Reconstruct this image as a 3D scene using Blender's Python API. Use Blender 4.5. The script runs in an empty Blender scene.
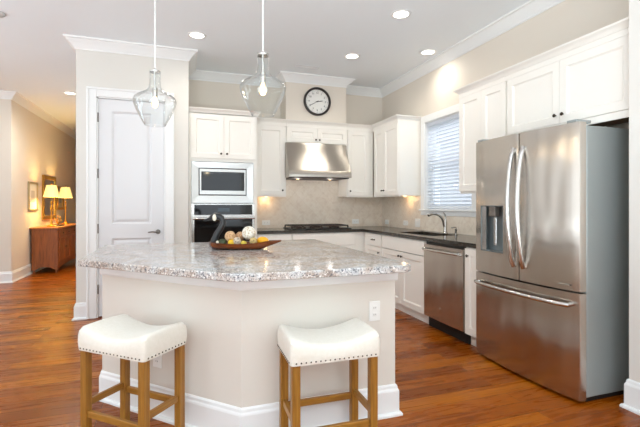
import bpy, bmesh, math, random
from mathutils import Vector, Matrix
random.seed(7)
R = math.radians
PI = math.pi
scene = bpy.context.scene
COL = scene.collection

# ------------------------------------------------------------------ camera
cd = bpy.data.cameras.new('camera')
cam = bpy.data.objects.new('camera', cd)
COL.objects.link(cam)
cam.location = (0, 0, 1.245)
cam.rotation_euler = (R(90), 0, -math.atan(139 / 408))
cd.sensor_width = 36
cd.lens = 408 / 640 * 36
cd.shift_y = -8.5 / 640
cd.clip_start = 0.05
scene.camera = cam

# ------------------------------------------------------------------ world, large lights, exposure
w = bpy.data.worlds.new('world')
scene.world = w
w.use_nodes = True
bgn = w.node_tree.nodes['Background']
bgn.inputs[0].default_value = (0.86, 0.93, 1.0, 1)
bgn.inputs[1].default_value = 1.5


def area(name, loc, rot, sx, sy, power, col=(1, 1, 1), spread=180):
    l = bpy.data.lights.new(name, 'AREA')
    l.shape = 'RECTANGLE'
    l.size = sx
    l.size_y = sy
    l.energy = power
    l.color = col
    l.spread = R(spread)
    o = bpy.data.objects.new(name, l)
    COL.objects.link(o)
    o.location = loc
    o.rotation_euler = rot
    return o


# daylight through the openings of the living room behind the camera and on its left
for x in (-3.6, -1.2, 1.2):
    area('daylight_rear', (x, -3.9, 1.45), (R(90), 0, 0), 1.5, 2.3, 15, (0.82, 0.92, 1.0))
for y in (-1.6, 1.3, 4.2):
    area('daylight_side', (-5.85, y, 1.45), (R(90), 0, R(-90)), 1.3, 2.3, 27, (0.82, 0.92, 1.0))
# added up-facing fill lights out of view, to brighten the ceiling and room
area('ceiling_fill', (-.3, -1.5, .6), (R(180), 0, 0), 3.4, 2.4, 385, (0.78, 0.925, 1.0))
area('living_room_fill', (-4.2, 3.2, .7), (R(180), 0, 0), 2.0, 4.0, 110, (0.78, 0.925, 1.0))
# daylight of the kitchen window
area('daylight_kitchen_window', (3.75, 4.12, 3.0), (R(50), 0, R(90)), 1.2, 1.0, 40, (1.0, 0.98, 0.96))
sl = bpy.data.lights.new('sun', 'SUN')
sl.energy = 1.5
sl.angle = R(1.0)
so_ = bpy.data.objects.new('sun', sl)
COL.objects.link(so_)
so_.rotation_euler = (R(8), R(-48), 0)

vs = scene.view_settings
vs.view_transform = 'Standard'
vs.look = 'None'
vs.gamma = 1
vs.use_curve_mapping = False
vs.exposure = -0.12


# ------------------------------------------------------------------ materials
def lin(c):
    return tuple((v / 255 / 12.92) if v / 255 <= 0.04045 else ((v / 255 + 0.055) / 1.055) ** 2.4 for v in c) + (1,)


def mat(name, rgb, rough=0.5, metal=0.0, **kw):
    m = bpy.data.materials.new(name)
    m.use_nodes = True
    b = m.node_tree.nodes['Principled BSDF']
    b.inputs['Base Color'].default_value = lin(rgb)
    b.inputs['Roughness'].default_value = rough
    b.inputs['Metallic'].default_value = metal
    for k, v in kw.items():
        b.inputs[k.replace('_', ' ')].default_value = v
    return m


def nd(m, t, **kw):
    n = m.node_tree.nodes.new(t)
    for k, v in kw.items():
        setattr(n, k, v)
    return n


def lk(m, a, b):
    m.node_tree.links.new(a, b)


def bsdf(m):
    return m.node_tree.nodes['Principled BSDF']


def ramp(m, stops, interp='LINEAR'):
    n = nd(m, 'ShaderNodeValToRGB')
    cr = n.color_ramp
    cr.interpolation = interp
    while len(cr.elements) < len(stops):
        cr.elements.new(0.5)
    for e, (p, c) in zip(cr.elements, stops):
        e.position = p
        e.color = lin(c)
    return n


def coords(m, scale=(1, 1, 1), rot=(0, 0, 0), kind='Object'):
    tc = nd(m, 'ShaderNodeTexCoord')
    mp = nd(m, 'ShaderNodeMapping')
    mp.inputs['Scale'].default_value = scale
    mp.inputs['Rotation'].default_value = rot
    lk(m, tc.outputs[kind], mp.inputs['Vector'])
    return mp.outputs['Vector']


def noise(m, vec, scale, detail=4, rough=0.55, dist=0.0):
    n = nd(m, 'ShaderNodeTexNoise')
    n.inputs['Scale'].default_value = scale
    n.inputs['Detail'].default_value = detail
    n.inputs['Roughness'].default_value = rough
    n.inputs['Distortion'].default_value = dist
    lk(m, vec, n.inputs['Vector'])
    return n


def bump(m, h, strength=0.2, dist=0.01):
    b = nd(m, 'ShaderNodeBump')
    b.inputs['Strength'].default_value = strength
    b.inputs['Distance'].default_value = dist
    lk(m, h, b.inputs['Height'])
    lk(m, b.outputs[0], bsdf(m).inputs['Normal'])


def mixc(m, fac, a, b, blend='MIX'):
    n = nd(m, 'ShaderNodeMix', data_type='RGBA', blend_type=blend)
    if isinstance(fac, (int, float)):
        n.inputs[0].default_value = fac
    else:
        lk(m, fac, n.inputs[0])
    for s, v in ((6, a), (7, b)):
        if isinstance(v, tuple):
            n.inputs[s].default_value = v
        else:
            lk(m, v, n.inputs[s])
    return n.outputs[2]


def painted(name, rgb, rough=0.6):
    m = mat(name, rgb, rough)
    v = coords(m)
    n = noise(m, v, 180, 2)
    bump(m, n.outputs[0], 0.04, 0.002)
    return m


M = {}
M['wall'] = painted('wall_paint', (229, 219, 206), 0.75)
M['wall_white'] = painted('wall_paint_pale', (226, 222, 215), 0.75)
M['ceiling'] = painted('ceiling_paint', (238, 242, 245), 0.85)
M['trim'] = painted('trim_gloss_paint', (240, 240, 239), 0.35)
M['cab'] = painted('cabinet_paint', (246, 241, 233), 0.38)
M['island'] = painted('island_paint', (226, 219, 209), 0.6)
M['door'] = painted('door_paint', (228, 228, 230), 0.35)
M['bronze'] = mat('dark_bronze', (70, 60, 52), 0.35, 0.9)
M['chrome'] = mat('brushed_nickel', (200, 196, 190), 0.22, 1.0)
M['pewter'] = mat('dark_nickel', (128, 122, 116), 0.3, 1.0)
M['nail'] = mat('nailhead_metal', (95, 84, 72), 0.35, 0.9)
M['black'] = mat('black_plastic', (18, 17, 17), 0.35)
M['iron'] = mat('cast_iron', (52, 38, 32), 0.5, 0.0)
M['kick'] = mat('toe_kick_black', (16, 15, 15), 0.6)
M['plate'] = mat('outlet_white', (245, 244, 240), 0.35)
M['slot'] = mat('outlet_slot', (60, 58, 55), 0.6)
M['grey_side'] = mat('fridge_side_grey', (160, 165, 163), 0.42, 0.4)
M['dark_glass'] = mat('oven_glass', (10, 11, 13), 0.06, 0.0)
M['brass'] = mat('aged_brass', (205, 160, 70), 0.28, 1.0)
M['mirror'] = mat('mirror_glass', (225, 225, 222), 0.03, 1.0)
M['undercab'] = mat('unpainted_plywood', (125, 85, 52), 0.6)


def steel(name, rgb, rough=0.23, aniso=0.97, wave=0.7):
    m = mat(name, rgb, rough, 1.0)
    b = bsdf(m)
    b.inputs['Anisotropic'].default_value = aniso
    t = nd(m, 'ShaderNodeTangent', direction_type='RADIAL', axis='Z')
    lk(m, t.outputs[0], b.inputs['Tangent'])
    v = coords(m, (6, 6, 900))
    n = noise(m, v, 1.0, 3)
    r = nd(m, 'ShaderNodeMapRange')
    r.inputs[3].default_value = rough - 0.015
    r.inputs[4].default_value = rough + 0.015
    lk(m, n.outputs[0], r.inputs[0])
    lk(m, r.outputs[0], b.inputs['Roughness'])
    v = coords(m, (3.2, 3.2, .7))
    n = noise(m, v, 1.6, 1)
    bump(m, n.outputs[0], wave, .03)
    return m


M['steel'] = steel('brushed_stainless', (192, 184, 175))
M['steel_light'] = steel('satin_stainless', (205, 203, 200), 0.24, 0.5, 0.1)

# hardwood floor: planks across the room
m = M['floor'] = mat('hardwood_floor', (150, 80, 35), 0.25, Specular_IOR_Level=0.25, Specular_Tint=(1, .78, .45, 1))
v = coords(m, (1, 1, 1))
br = nd(m, 'ShaderNodeTexBrick')
br.offset = 0.37
br.offset_frequency = 2
br.inputs['Scale'].default_value = 1.0
br.inputs['Brick Width'].default_value = 1.25
br.inputs['Row Height'].default_value = 0.127
br.inputs['Mortar Size'].default_value = 0.0016
br.inputs['Mortar Smooth'].default_value = 0.3
br.inputs['Bias'].default_value = 0.0
br.inputs['Color1'].default_value = (0, 0, 0, 1)
br.inputs['Color2'].default_value = (1, 1, 1, 1)
br.inputs['Mortar'].default_value = (0.5, 0.5, 0.5, 1)
lk(m, v, br.inputs['Vector'])
v2 = coords(m, (0.7, 7, 1))
sep = nd(m, 'ShaderNodeVectorMath', operation='ADD')
lk(m, v2, sep.inputs[0])
lk(m, br.outputs['Color'], sep.inputs[1])
g1 = noise(m, sep.outputs[0], 2.6, 6, 0.65, 1.2)
v3 = coords(m, (2.2, 45, 1))
g2 = noise(m, v3, 3.0, 5, 0.6, 0.4)
plank = ramp(m, [(0.0, (138, 72, 8)), (0.35, (162, 90, 11)), (0.7, (178, 103, 15)), (1.0, (198, 125, 26))])
lk(m, br.outputs['Color'], plank.inputs[0])
grain = ramp(m, [(0.25, (128, 80, 40)), (0.42, (212, 170, 125)), (0.6, (243, 222, 190)), (0.8, (255, 244, 222))])
lk(m, g1.outputs[0], grain.inputs[0])
c1 = mixc(m, 0.75, plank.outputs[0], grain.outputs[0], 'MULTIPLY')
fine = ramp(m, [(0.3, (150, 120, 95)), (0.6, (255, 250, 245))])
lk(m, g2.outputs[0], fine.inputs[0])
c2 = mixc(m, 0.45, c1, fine.outputs[0], 'MULTIPLY')
c3 = mixc(m, br.outputs['Fac'], c2, lin((58, 26, 12)))
lk(m, c3, bsdf(m).inputs['Base Color'])
bump(m, g1.outputs[0], 0.10, 0.004)
rr = nd(m, 'ShaderNodeMapRange')
rr.inputs[3].default_value = 0.2
rr.inputs[4].default_value = 0.36
lk(m, g1.outputs[0], rr.inputs[0])
lk(m, rr.outputs[0], bsdf(m).inputs['Roughness'])

# island granite
m = M['granite'] = mat('speckled_granite', (200, 190, 180), 0.12)
v = coords(m)
n1 = noise(m, v, 7, 5, 0.6, 1.0)
base = ramp(m, [(0.26, (132, 122, 118)), (0.40, (190, 172, 158)), (0.50, (206, 196, 188)), (0.60, (210, 210, 210)), (0.78, (150, 152, 158))])
lk(m, n1.outputs[0], base.inputs[0])
vo = nd(m, 'ShaderNodeTexVoronoi')
vo.inputs['Scale'].default_value = 210
lk(m, v, vo.inputs['Vector'])
sp = ramp(m, [(0.0, (38, 38, 44)), (0.17, (88, 86, 94)), (0.28, (205, 202, 202)), (0.5, (248, 248, 248)), (1.0, (255, 255, 255))])
lk(m, vo.outputs['Color'], sp.inputs[0])
c = mixc(m, 0.85, base.outputs[0], sp.outputs[0], 'MULTIPLY')
n2 = noise(m, v, 80, 4, 0.7, 0.3)
dk = ramp(m, [(0.54, (0, 0, 0)), (0.63, (255, 255, 255))])
lk(m, n2.outputs[0], dk.inputs[0])
c = mixc(m, dk.outputs[0], c, lin((74, 76, 86)))
n3 = noise(m, v, 75, 3, 0.6, 0.2)
wk = ramp(m, [(0.57, (0, 0, 0)), (0.64, (255, 255, 255))])
lk(m, n3.outputs[0], wk.inputs[0])
c = mixc(m, wk.outputs[0], c, lin((238, 234, 230)))
lk(m, c, bsdf(m).inputs['Base Color'])

# dark perimeter worktop
m = M['darkstone'] = mat('dark_stone', (50, 46, 42), 0.16)
v = coords(m)
n1 = noise(m, v, 60, 4)
rp = ramp(m, [(0.35, (34, 31, 29)), (0.65, (78, 72, 64))])
lk(m, n1.outputs[0], rp.inputs[0])
lk(m, rp.outputs[0], bsdf(m).inputs['Base Color'])

# backsplash: large diagonal travertine tiles
m = M['splash'] = mat('travertine_tile', (214, 200, 186), 0.35)
v = coords(m, (1, 1, 1))
vr = nd(m, 'ShaderNodeVectorMath', operation='MULTIPLY')
tc = nd(m, 'ShaderNodeTexCoord')
sx = nd(m, 'ShaderNodeSeparateXYZ')
lk(m, tc.outputs['Object'], sx.inputs[0])
ad = nd(m, 'ShaderNodeMath', operation='ADD')
lk(m, sx.outputs[0], ad.inputs[0])
lk(m, sx.outputs[1], ad.inputs[1])
cb = nd(m, 'ShaderNodeCombineXYZ')
lk(m, ad.outputs[0], cb.inputs[0])
lk(m, sx.outputs[2], cb.inputs[1])
mp = nd(m, 'ShaderNodeMapping')
mp.inputs['Rotation'].default_value = (0, 0, R(45))
lk(m, cb.outputs[0], mp.inputs['Vector'])
bk = nd(m, 'ShaderNodeTexBrick')
bk.offset = 0
bk.inputs['Scale'].default_value = 1
bk.inputs['Brick Width'].default_value = 0.155
bk.inputs['Row Height'].default_value = 0.155
bk.inputs['Mortar Size'].default_value = 0.002
bk.inputs['Color1'].default_value = lin((240, 230, 217))
bk.inputs['Color2'].default_value = lin((244, 236, 224))
bk.inputs['Mortar'].default_value = lin((230, 220, 207))
lk(m, mp.outputs[0], bk.inputs['Vector'])
n1 = noise(m, v, 14, 5, 0.65, 0.8)
st = ramp(m, [(0.3, (228, 216, 204)), (0.5, (247, 241, 233)), (0.75, (255, 253, 250))])
lk(m, n1.outputs[0], st.inputs[0])
lk(m, mixc(m, 0.7, bk.outputs[0], st.outputs[0], 'MULTIPLY'), bsdf(m).inputs['Base Color'])


def wood(name, c_dark, c_light, rough=0.4, axis='z', scale=1.0):
    m = mat(name, c_light, rough)
    s = {'z': (30, 30, 2.5), 'x': (2.5, 30, 30), 'y': (30, 2.5, 30)}[axis]
    v = coords(m, tuple(q * scale for q in s))
    n = noise(m, v, 1.2, 5, 0.6, 0.8)
    rp = ramp(m, [(0.3, c_dark), (0.62, c_light)])
    lk(m, n.outputs[0], rp.inputs[0])
    lk(m, rp.outputs[0], bsdf(m).inputs['Base Color'])
    bump(m, n.outputs[0], 0.08, 0.002)
    return m


M['stool_wood'] = wood('honey_oak', (128, 84, 26), (170, 118, 46))
M['stool_wood_x'] = wood('honey_oak_rail', (128, 84, 26), (170, 118, 46), axis='x')
M['stool_wood_y'] = wood('honey_oak_side_rail', (128, 84, 26), (170, 118, 46), axis='y')
M['chest_wood'] = wood('cherry_chest', (112, 60, 28), (156, 90, 46), 0.35)
M['chest_top'] = wood('cherry_chest_top', (170, 98, 44), (212, 136, 70), 0.3, 'y')
M['bowl_wood'] = wood('carved_bowl_wood', (62, 28, 8), (128, 62, 16), 0.25, 'x')

m = M['linen'] = mat('cream_linen', (236, 230, 218), 0.9, Sheen_Weight=0.2)
v = coords(m)
w1 = nd(m, 'ShaderNodeTexWave', bands_direction='X')
w1.inputs['Scale'].default_value = 150
w2 = nd(m, 'ShaderNodeTexWave', bands_direction='Y')
w2.inputs['Scale'].default_value = 150
lk(m, v, w1.inputs[0])
lk(m, v, w2.inputs[0])
sm = nd(m, 'ShaderNodeMath', operation='ADD')
lk(m, w1.outputs[1], sm.inputs[0])
lk(m, w2.outputs[1], sm.inputs[1])
bump(m, sm.outputs[0], 0.06, 0.001)
n1 = noise(m, v, 60, 3)
rp = ramp(m, [(0.3, (230, 224, 211)), (0.7, (236, 230, 219))])
lk(m, n1.outputs[0], rp.inputs[0])
lk(m, rp.outputs[0], bsdf(m).inputs['Base Color'])


def glass(name, rgb=(255, 255, 255), edge=.5):
    m = bpy.data.materials.new(name)
    m.use_nodes = True
    nt = m.node_tree
    nt.nodes.clear()
    out = nt.nodes.new('ShaderNodeOutputMaterial')
    tr = nt.nodes.new('ShaderNodeBsdfTransparent')
    tr.inputs[0].default_value = lin(rgb)
    gl = nt.nodes.new('ShaderNodeBsdfGlossy')
    gl.inputs['Roughness'].default_value = 0.03
    lw_ = nt.nodes.new('ShaderNodeLayerWeight')
    lw_.inputs['Blend'].default_value = .5
    pw = nt.nodes.new('ShaderNodeMath')
    pw.operation = 'POWER'
    pw.inputs[1].default_value = 3.0
    nt.links.new(lw_.outputs['Facing'], pw.inputs[0])
    fr = nt.nodes.new('ShaderNodeMapRange')
    fr.inputs[3].default_value = .02
    fr.inputs[4].default_value = edge
    nt.links.new(pw.outputs[0], fr.inputs[0])
    mx = nt.nodes.new('ShaderNodeMixShader')
    nt.links.new(fr.outputs[0], mx.inputs[0])
    nt.links.new(tr.outputs[0], mx.inputs[1])
    nt.links.new(gl.outputs[0], mx.inputs[2])
    nt.links.new(mx.outputs[0], out.inputs[0])
    return m


M['clear'] = glass('clear_glass', (252, 253, 253), .8)
M['pane'] = glass('window_glass', (250, 252, 254), .4)


def emit(name, rgb, strength):
    m = mat(name, rgb, 0.5)
    b = bsdf(m)
    b.inputs['Emission Color'].default_value = lin(rgb)
    b.inputs['Emission Strength'].default_value = strength
    return m


M['lamp_disc'] = emit('recessed_lamp_lit', (255, 250, 238), 5.0)
M['bulb'] = emit('pendant_bulb_lit', (255, 214, 150), 3.5)
M['shade'] = emit('lit_lamp_shade', (255, 222, 140), 1.0)
M['dispenser_light'] = emit('dispenser_glow', (190, 225, 235), 0.35)
m = M['blind'] = mat('white_blind', (246, 248, 250), 0.45)
tl = nd(m, 'ShaderNodeBsdfTranslucent')
tl.inputs[0].default_value = lin((240, 244, 250))
mx_ = nd(m, 'ShaderNodeMixShader')
mx_.inputs[0].default_value = .45
lk(m, bsdf(m).outputs[0], mx_.inputs[1])
lk(m, tl.outputs[0], mx_.inputs[2])
lk(m, mx_.outputs[0], m.node_tree.nodes['Material Output'].inputs[0])


# ------------------------------------------------------------------ mesh helpers
class MB:
    def __init__(s):
        s.v = []
        s.f = []

    def add(s, vs, fs):
        o = len(s.v)
        s.v += [tuple(p) for p in vs]
        s.f += [tuple(i + o for i in f) for f in fs]
        return s

    def box(s, x0, x1, y0, y1, z0, z1, b=0.0):
        if x0 > x1: x0, x1 = x1, x0
        if y0 > y1: y0, y1 = y1, y0
        if z0 > z1: z0, z1 = z1, z0
        b = min(b, (x1 - x0) * .45, (y1 - y0) * .45, (z1 - z0) * .45)
        if b <= 0:
            vs = [(x, y, z) for z in (z0, z1) for y in (y0, y1) for x in (x0, x1)]
            return s.add(vs, [(0, 2, 3, 1), (4, 5, 7, 6), (0, 1, 5, 4), (2, 6, 7, 3), (0, 4, 6, 2), (1, 3, 7, 5)])
        bm = bmesh.new()
        r = bmesh.ops.create_cube(bm, size=1)
        for q in bm.verts:
            q.co = Vector(((x0 + x1) / 2 + q.co.x * (x1 - x0), (y0 + y1) / 2 + q.co.y * (y1 - y0), (z0 + z1) / 2 + q.co.z * (z1 - z0)))
        bmesh.ops.bevel(bm, geom=bm.edges[:], offset=b, segments=1, affect='EDGES')
        s.frombm(bm)
        bm.free()
        return s

    def frombm(s, bm):
        bm.verts.index_update()
        s.add([tuple(q.co) for q in bm.verts], [tuple(q.index for q in f.verts) for f in bm.faces])

    def prism(s, pts, z0, z1):
        n = len(pts)
        vs = [(x, y, z0) for x, y in pts] + [(x, y, z1) for x, y in pts]
        fs = [tuple(range(n - 1, -1, -1)), tuple(range(n, 2 * n))] + [(i, (i + 1) % n, n + (i + 1) % n, n + i) for i in range(n)]
        return s.add(vs, fs)

    def prism_ax(s, pts, a0, a1, ax='x'):
        # extrude a 2d outline along an axis; ax x: pts=(y,z); ax y: pts=(x,z)
        n = len(pts)
        if ax == 'x':
            vs = [(a, p, q) for a in (a0, a1) for p, q in pts]
        else:
            vs = [(p, a, q) for a in (a0, a1) for p, q in pts]
        fs = [tuple(range(n - 1, -1, -1)), tuple(range(n, 2 * n))] + [(i, (i + 1) % n, n + (i + 1) % n, n + i) for i in range(n)]
        return s.add(vs, fs)

    def tube(s, pts, r, n=10, caps=True):
        pts = [Vector(p) for p in pts]
        rs = r if isinstance(r, (list, tuple)) else [r] * len(pts)
        ring0 = len(s.v)
        up = None
        for i, p in enumerate(pts):
            t = (pts[min(i + 1, len(pts) - 1)] - pts[max(i - 1, 0)]).normalized()
            if up is None:
                up = Vector((0, 0, 1)) if abs(t.z) < 0.9 else Vector((1, 0, 0))
            a = up - t * up.dot(t)
            a.normalize()
            up = a
            b = t.cross(a)
            for k in range(n):
                an = 2 * PI * k / n
                q = p + (a * math.cos(an) + b * math.sin(an)) * rs[i]
                s.v.append(tuple(q))
        for i in range(len(pts) - 1):
            for k in range(n):
                a = ring0 + i * n + k
                b = ring0 + i * n + (k + 1) % n
                s.f.append((a, b, b + n, a + n))
        if caps:
            s.f.append(tuple(ring0 + k for k in range(n - 1, -1, -1)))
            e = ring0 + (len(pts) - 1) * n
            s.f.append(tuple(e + k for k in range(n)))
        return s

    def lathe(s, prof, c=(0, 0, 0), n=24, axis='z', closed=False):
        # prof: list of (radius, height)
        o = len(s.v)
        def P(r, h, a):
            x, y = r * math.cos(a), r * math.sin(a)
            if axis == 'z': return (c[0] + x, c[1] + y, c[2] + h)
            if axis == 'y': return (c[0] + x, c[1] + h, c[2] + y)
            return (c[0] + h, c[1] + x, c[2] + y)
        for r, h in prof:
            for k in range(n):
                s.v.append(P(max(r, 1e-5), h, 2 * PI * k / n))
        L = len(prof)
        for i in range(L - 1 + (1 if closed else 0)):
            for k in range(n):
                a = o + i * n + k
                b = o + i * n + (k + 1) % n
                j = ((i + 1) % L) * n
                s.f.append((a, b, o + j + (k + 1) % n, o + j + k))
        if not closed:
            if prof[0][0] > 1e-4:
                s.f.append(tuple(o + k for k in range(n - 1, -1, -1)))
            if prof[-1][0] > 1e-4:
                s.f.append(tuple(o + (L - 1) * n + k for k in range(n)))
        return s

    def sweep(s, prof, path, z=0.0):
        # prof (out, z); path open polyline; outward = right of direction
        P = [Vector(p) for p in path]
        o = len(s.v)
        n = len(prof)
        for i, p in enumerate(P):
            ns = []
            if i > 0:
                t = (p - P[i - 1]).normalized(); ns.append(Vector((t.y, -t.x)))
            if i < len(P) - 1:
                t = (P[i + 1] - p).normalized(); ns.append(Vector((t.y, -t.x)))
            if len(ns) == 2:
                mv = (ns[0] + ns[1]).normalized()
                mv = mv / max(mv.dot(ns[0]), 0.2)
            else:
                mv = ns[0]
            for q, h in prof:
                s.v.append((p.x + mv.x * q, p.y + mv.y * q, z + h))
        for i in range(len(P) - 1):
            for k in range(n):
                a = o + i * n + k
                b = o + i * n + (k + 1) % n
                s.f.append((a, a + n, b + n, b))
        s.f.append(tuple(o + k for k in range(n)))
        s.f.append(tuple(o + (len(P) - 1) * n + k for k in range(n - 1, -1, -1)))
        return s

    def sphere(s, c, r, n=16, sq=(1, 1, 1), jit=0.0):
        prof = []
        o = len(s.v)
        m_ = n // 2
        for i in range(m_ + 1):
            a = -PI / 2 + PI * i / m_
            for k in range(n):
                b = 2 * PI * k / n
                j = 1 + jit * math.sin(3 * b + 2 * a) * math.cos(2 * b - 3 * a)
                s.v.append((c[0] + r * sq[0] * math.cos(a) * math.cos(b) * j, c[1] + r * sq[1] * math.cos(a) * math.sin(b) * j, c[2] + r * sq[2] * math.sin(a) * j))
        for i in range(m_):
            for k in range(n):
                a = o + i * n + k
                b = o + i * n + (k + 1) % n
                s.f.append((a, b, b + n, a + n))
        return s

    def build(s, name, material, parent=None, smooth=False, loc=None, bevel=0.0, label=None, angle=40):
        me = bpy.data.meshes.new(name)
        bm = bmesh.new()
        vv = [bm.verts.new(p) for p in s.v]
        for f in s.f:
            try:
                bm.faces.new([vv[i] for i in f])
            except ValueError:
                pass
        bmesh.ops.remove_doubles(bm, verts=bm.verts[:], dist=1e-5)
        bmesh.ops.recalc_face_normals(bm, faces=bm.faces[:])
        bm.to_mesh(me)
        bm.free()
        me.materials.append(material)
        if smooth:
            for p in me.polygons:
                p.use_smooth = True
            try:
                me.set_sharp_from_angle(angle=R(angle))
            except Exception:
                pass
        o = bpy.data.objects.new(name, me)
        COL.objects.link(o)
        if parent is not None:
            o.parent = parent
        if loc is not None:
            o.location = loc
        if bevel > 0:
            bv = o.modifiers.new('bevel', 'BEVEL')
            bv.width = bevel
            bv.segments = 2
            bv.limit_method = 'ANGLE'
        if label:
            o['label'] = label
        return o


def tag(o, label, cat, group=None):
    o['label'] = label
    o['category'] = cat
    if group:
        o['group'] = group
    return o


def thing(name, label, cat, loc=(0, 0, 0), rz=0.0, group=None):
    o = bpy.data.objects.new(name, None)
    COL.objects.link(o)
    o.location = loc
    o.rotation_euler = (0, 0, rz)
    o.empty_display_size = 0.1
    return tag(o, label, cat, group)


def struct(name, mb, material, **kw):
    o = mb.build(name, material, **kw)
    o['kind'] = 'structure'
    return o


def copy_tree(o, parent=None):
    c = o.copy()
    COL.objects.link(c)
    if parent is not None:
        c.parent = parent
    for ch in list(o.children):
        copy_tree(ch, c)
    return c


# ------------------------------------------------------------------ the room
CH = 3.05
WX = 3.01      # right wall
BY = 5.78      # back wall
PY = 5.05      # pantry wall face
struct('floor', MB().box(-6, 3.4, -4.2, 13.2, -0.1, 0), M['floor'])
struct('ceiling', MB().box(-6, 3.4, -4.2, 13.2, CH, CH + 0.1), M['ceiling'])
struct('wall_back', MB().box(0.085, WX + 0.13, BY, BY + 0.12, 0, CH), M['wall'])
WY0, WY1, WZ0, WZ1 = 3.67, 4.575, 1.19, 2.31   # window opening
struct('wall_right', MB().box(WX, WX + .13, 1.757, WY0, 0, CH).box(WX, WX + .13, WY1, BY, 0, CH)
       .box(WX, WX + .13, WY0, WY1, 0, WZ0).box(WX, WX + .13, WY0, WY1, WZ1, CH), M['wall'])
struct('wall_right_front', MB().box(2.6, WX + .13, -4.2, 1.757, 0, CH), M['wall_white'])
# pantry front wall with a door opening, side walls
DX0, DX1, DZ = -0.8775, -0.176, 2.44
struct('wall_pantry', MB().box(-1.08, DX0, PY, PY + .12, 0, CH).box(DX1, 0.085, PY, PY + .12, 0, CH)
       .box(DX0, DX1, PY, PY + .12, DZ, CH).box(-1.08, -0.96, PY + .12, 12.9, 0, CH)
       .box(-0.035, 0.085, PY + .12, BY + .12, 0, CH).box(DX0 - .05, DX1 + .05, PY + .6, PY + .7, 0, CH), M['wall_white'])
struct('wall_chimney', MB().box(1.365, 2.26, 5.46, BY, 2.40, CH), M['wall'])
struct('wall_left', MB().prism([(-6, 7.8), (-2.58, 7.8), (-2.58, 12.9), (-2.70, 12.9), (-2.70, 7.92), (-6, 7.92)], 0, CH), M['wall'])
struct('wall_hall_end', MB().box(-2.70, -0.96, 12.9, 13.02, 0, CH), M['wall'])
# living-room walls behind and left of the camera, with openings for their windows
rw = MB()
xs = [-6, -4.35, -2.85, -1.95, -0.45, 0.45, 1.95, 3.14]
for i in range(0, 7, 2):
    rw.box(xs[i], xs[i + 1], -4.12, -4.0, 0, CH)
for i in range(1, 7, 2):
    rw.box(xs[i], xs[i + 1], -4.12, -4.0, 2.6, CH)
    rw.box(xs[i], xs[i + 1], -4.12, -4.0, 0, 0.3)
struct('wall_rear', rw, M['wall_white'])
lw = MB()
ys = [-4.0, -2.25, -0.95, 0.65, 1.95, 3.55, 4.85, 7.8]
for i in range(0, 7, 2):
    lw.box(-6.12, -6.0, ys[i], ys[i + 1], 0, CH)
for i in range(1, 7, 2):
    lw.box(-6.12, -6.0, ys[i], ys[i + 1], 2.6, CH)
    lw.box(-6.12, -6.0, ys[i], ys[i + 1], 0, 0.3)
struct('wall_left_side', lw, M['wall_white'])

CROWN = [(0, -.112), (.012, -.112), (.014, -.098), (.022, -.092), (.035, -.072), (.058, -.046), (.078, -.03), (.084, -.022), (.1, -.018), (.102, 0), (0, 0)]
BASE = [(0, 0), (.034, 0), (.034, .012), (.028, .02), (.018, .022), (.018, .142), (.0155, .15), (.011, .158), (.009, .172), (.003, .18), (0, .18)]
e = 0.0005
struct('trim_1', MB().sweep(CROWN, [(-1.08, 12.9), (-1.08, PY), (.085, PY), (.085, BY), (1.365, BY), (1.365, 5.46), (2.26, 5.46), (2.26, BY), (WX, BY), (WX, 1.757), (2.6, 1.757), (2.6, -4)], CH), M['trim'], smooth=True, angle=25)
struct('trim_2', MB().sweep(CROWN, [(-6, 7.8), (-2.58, 7.8), (-2.58, 12.9)], CH), M['trim'], smooth=True, angle=25)
struct('baseboard_left', MB().sweep(BASE, [(-6, 7.8), (-2.58, 7.8), (-2.58, 12.9)]), M['trim'])
struct('baseboard_pantry', MB().sweep(BASE, [(-1.08, 12.9), (-1.08, PY), (-0.968, PY)]).sweep(BASE, [(-0.085, PY), (.085, PY), (.085, PY + .05)]), M['trim'])
struct('baseboard_right', MB().sweep(BASE, [(2.75, 1.757), (2.6, 1.757), (2.6, -4)]), M['trim'])

# pantry door
cs = MB()
cs.box(DX0 - .09, DX0, PY - .02, PY, 0, DZ + .09, .004).box(DX1, DX1 + .09, PY - .02, PY, 0, DZ + .09, .004)
cs.box(DX0, DX1, PY - .02, PY, DZ, DZ + .09, .004)
cs.box(DX0 - .1, DX0 - .075, PY - .03, PY, 0, DZ + .075, .004).box(DX1 + .075, DX1 + .1, PY - .03, PY, 0, DZ + .075, .004)
cs.box(DX0 - .1, DX1 + .1, PY - .03, PY, DZ + .075, DZ + .1, .004)
cs.box(DX0, DX0 + .012, PY, PY + .12, 0, DZ).box(DX1 - .012, DX1, PY, PY + .12, 0, DZ).box(DX0, DX1, PY, PY + .12, DZ - .012, DZ)
struct('trim_3', cs, M['trim'])
door = thing('door_1', '', '', (DX0 + .014, PY + .012, 0.012))
for k in ('label', 'category'):
    del door[k]
door['kind'] = 'structure'
W = DX1 - DX0 - .028
H = DZ - .028
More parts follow.
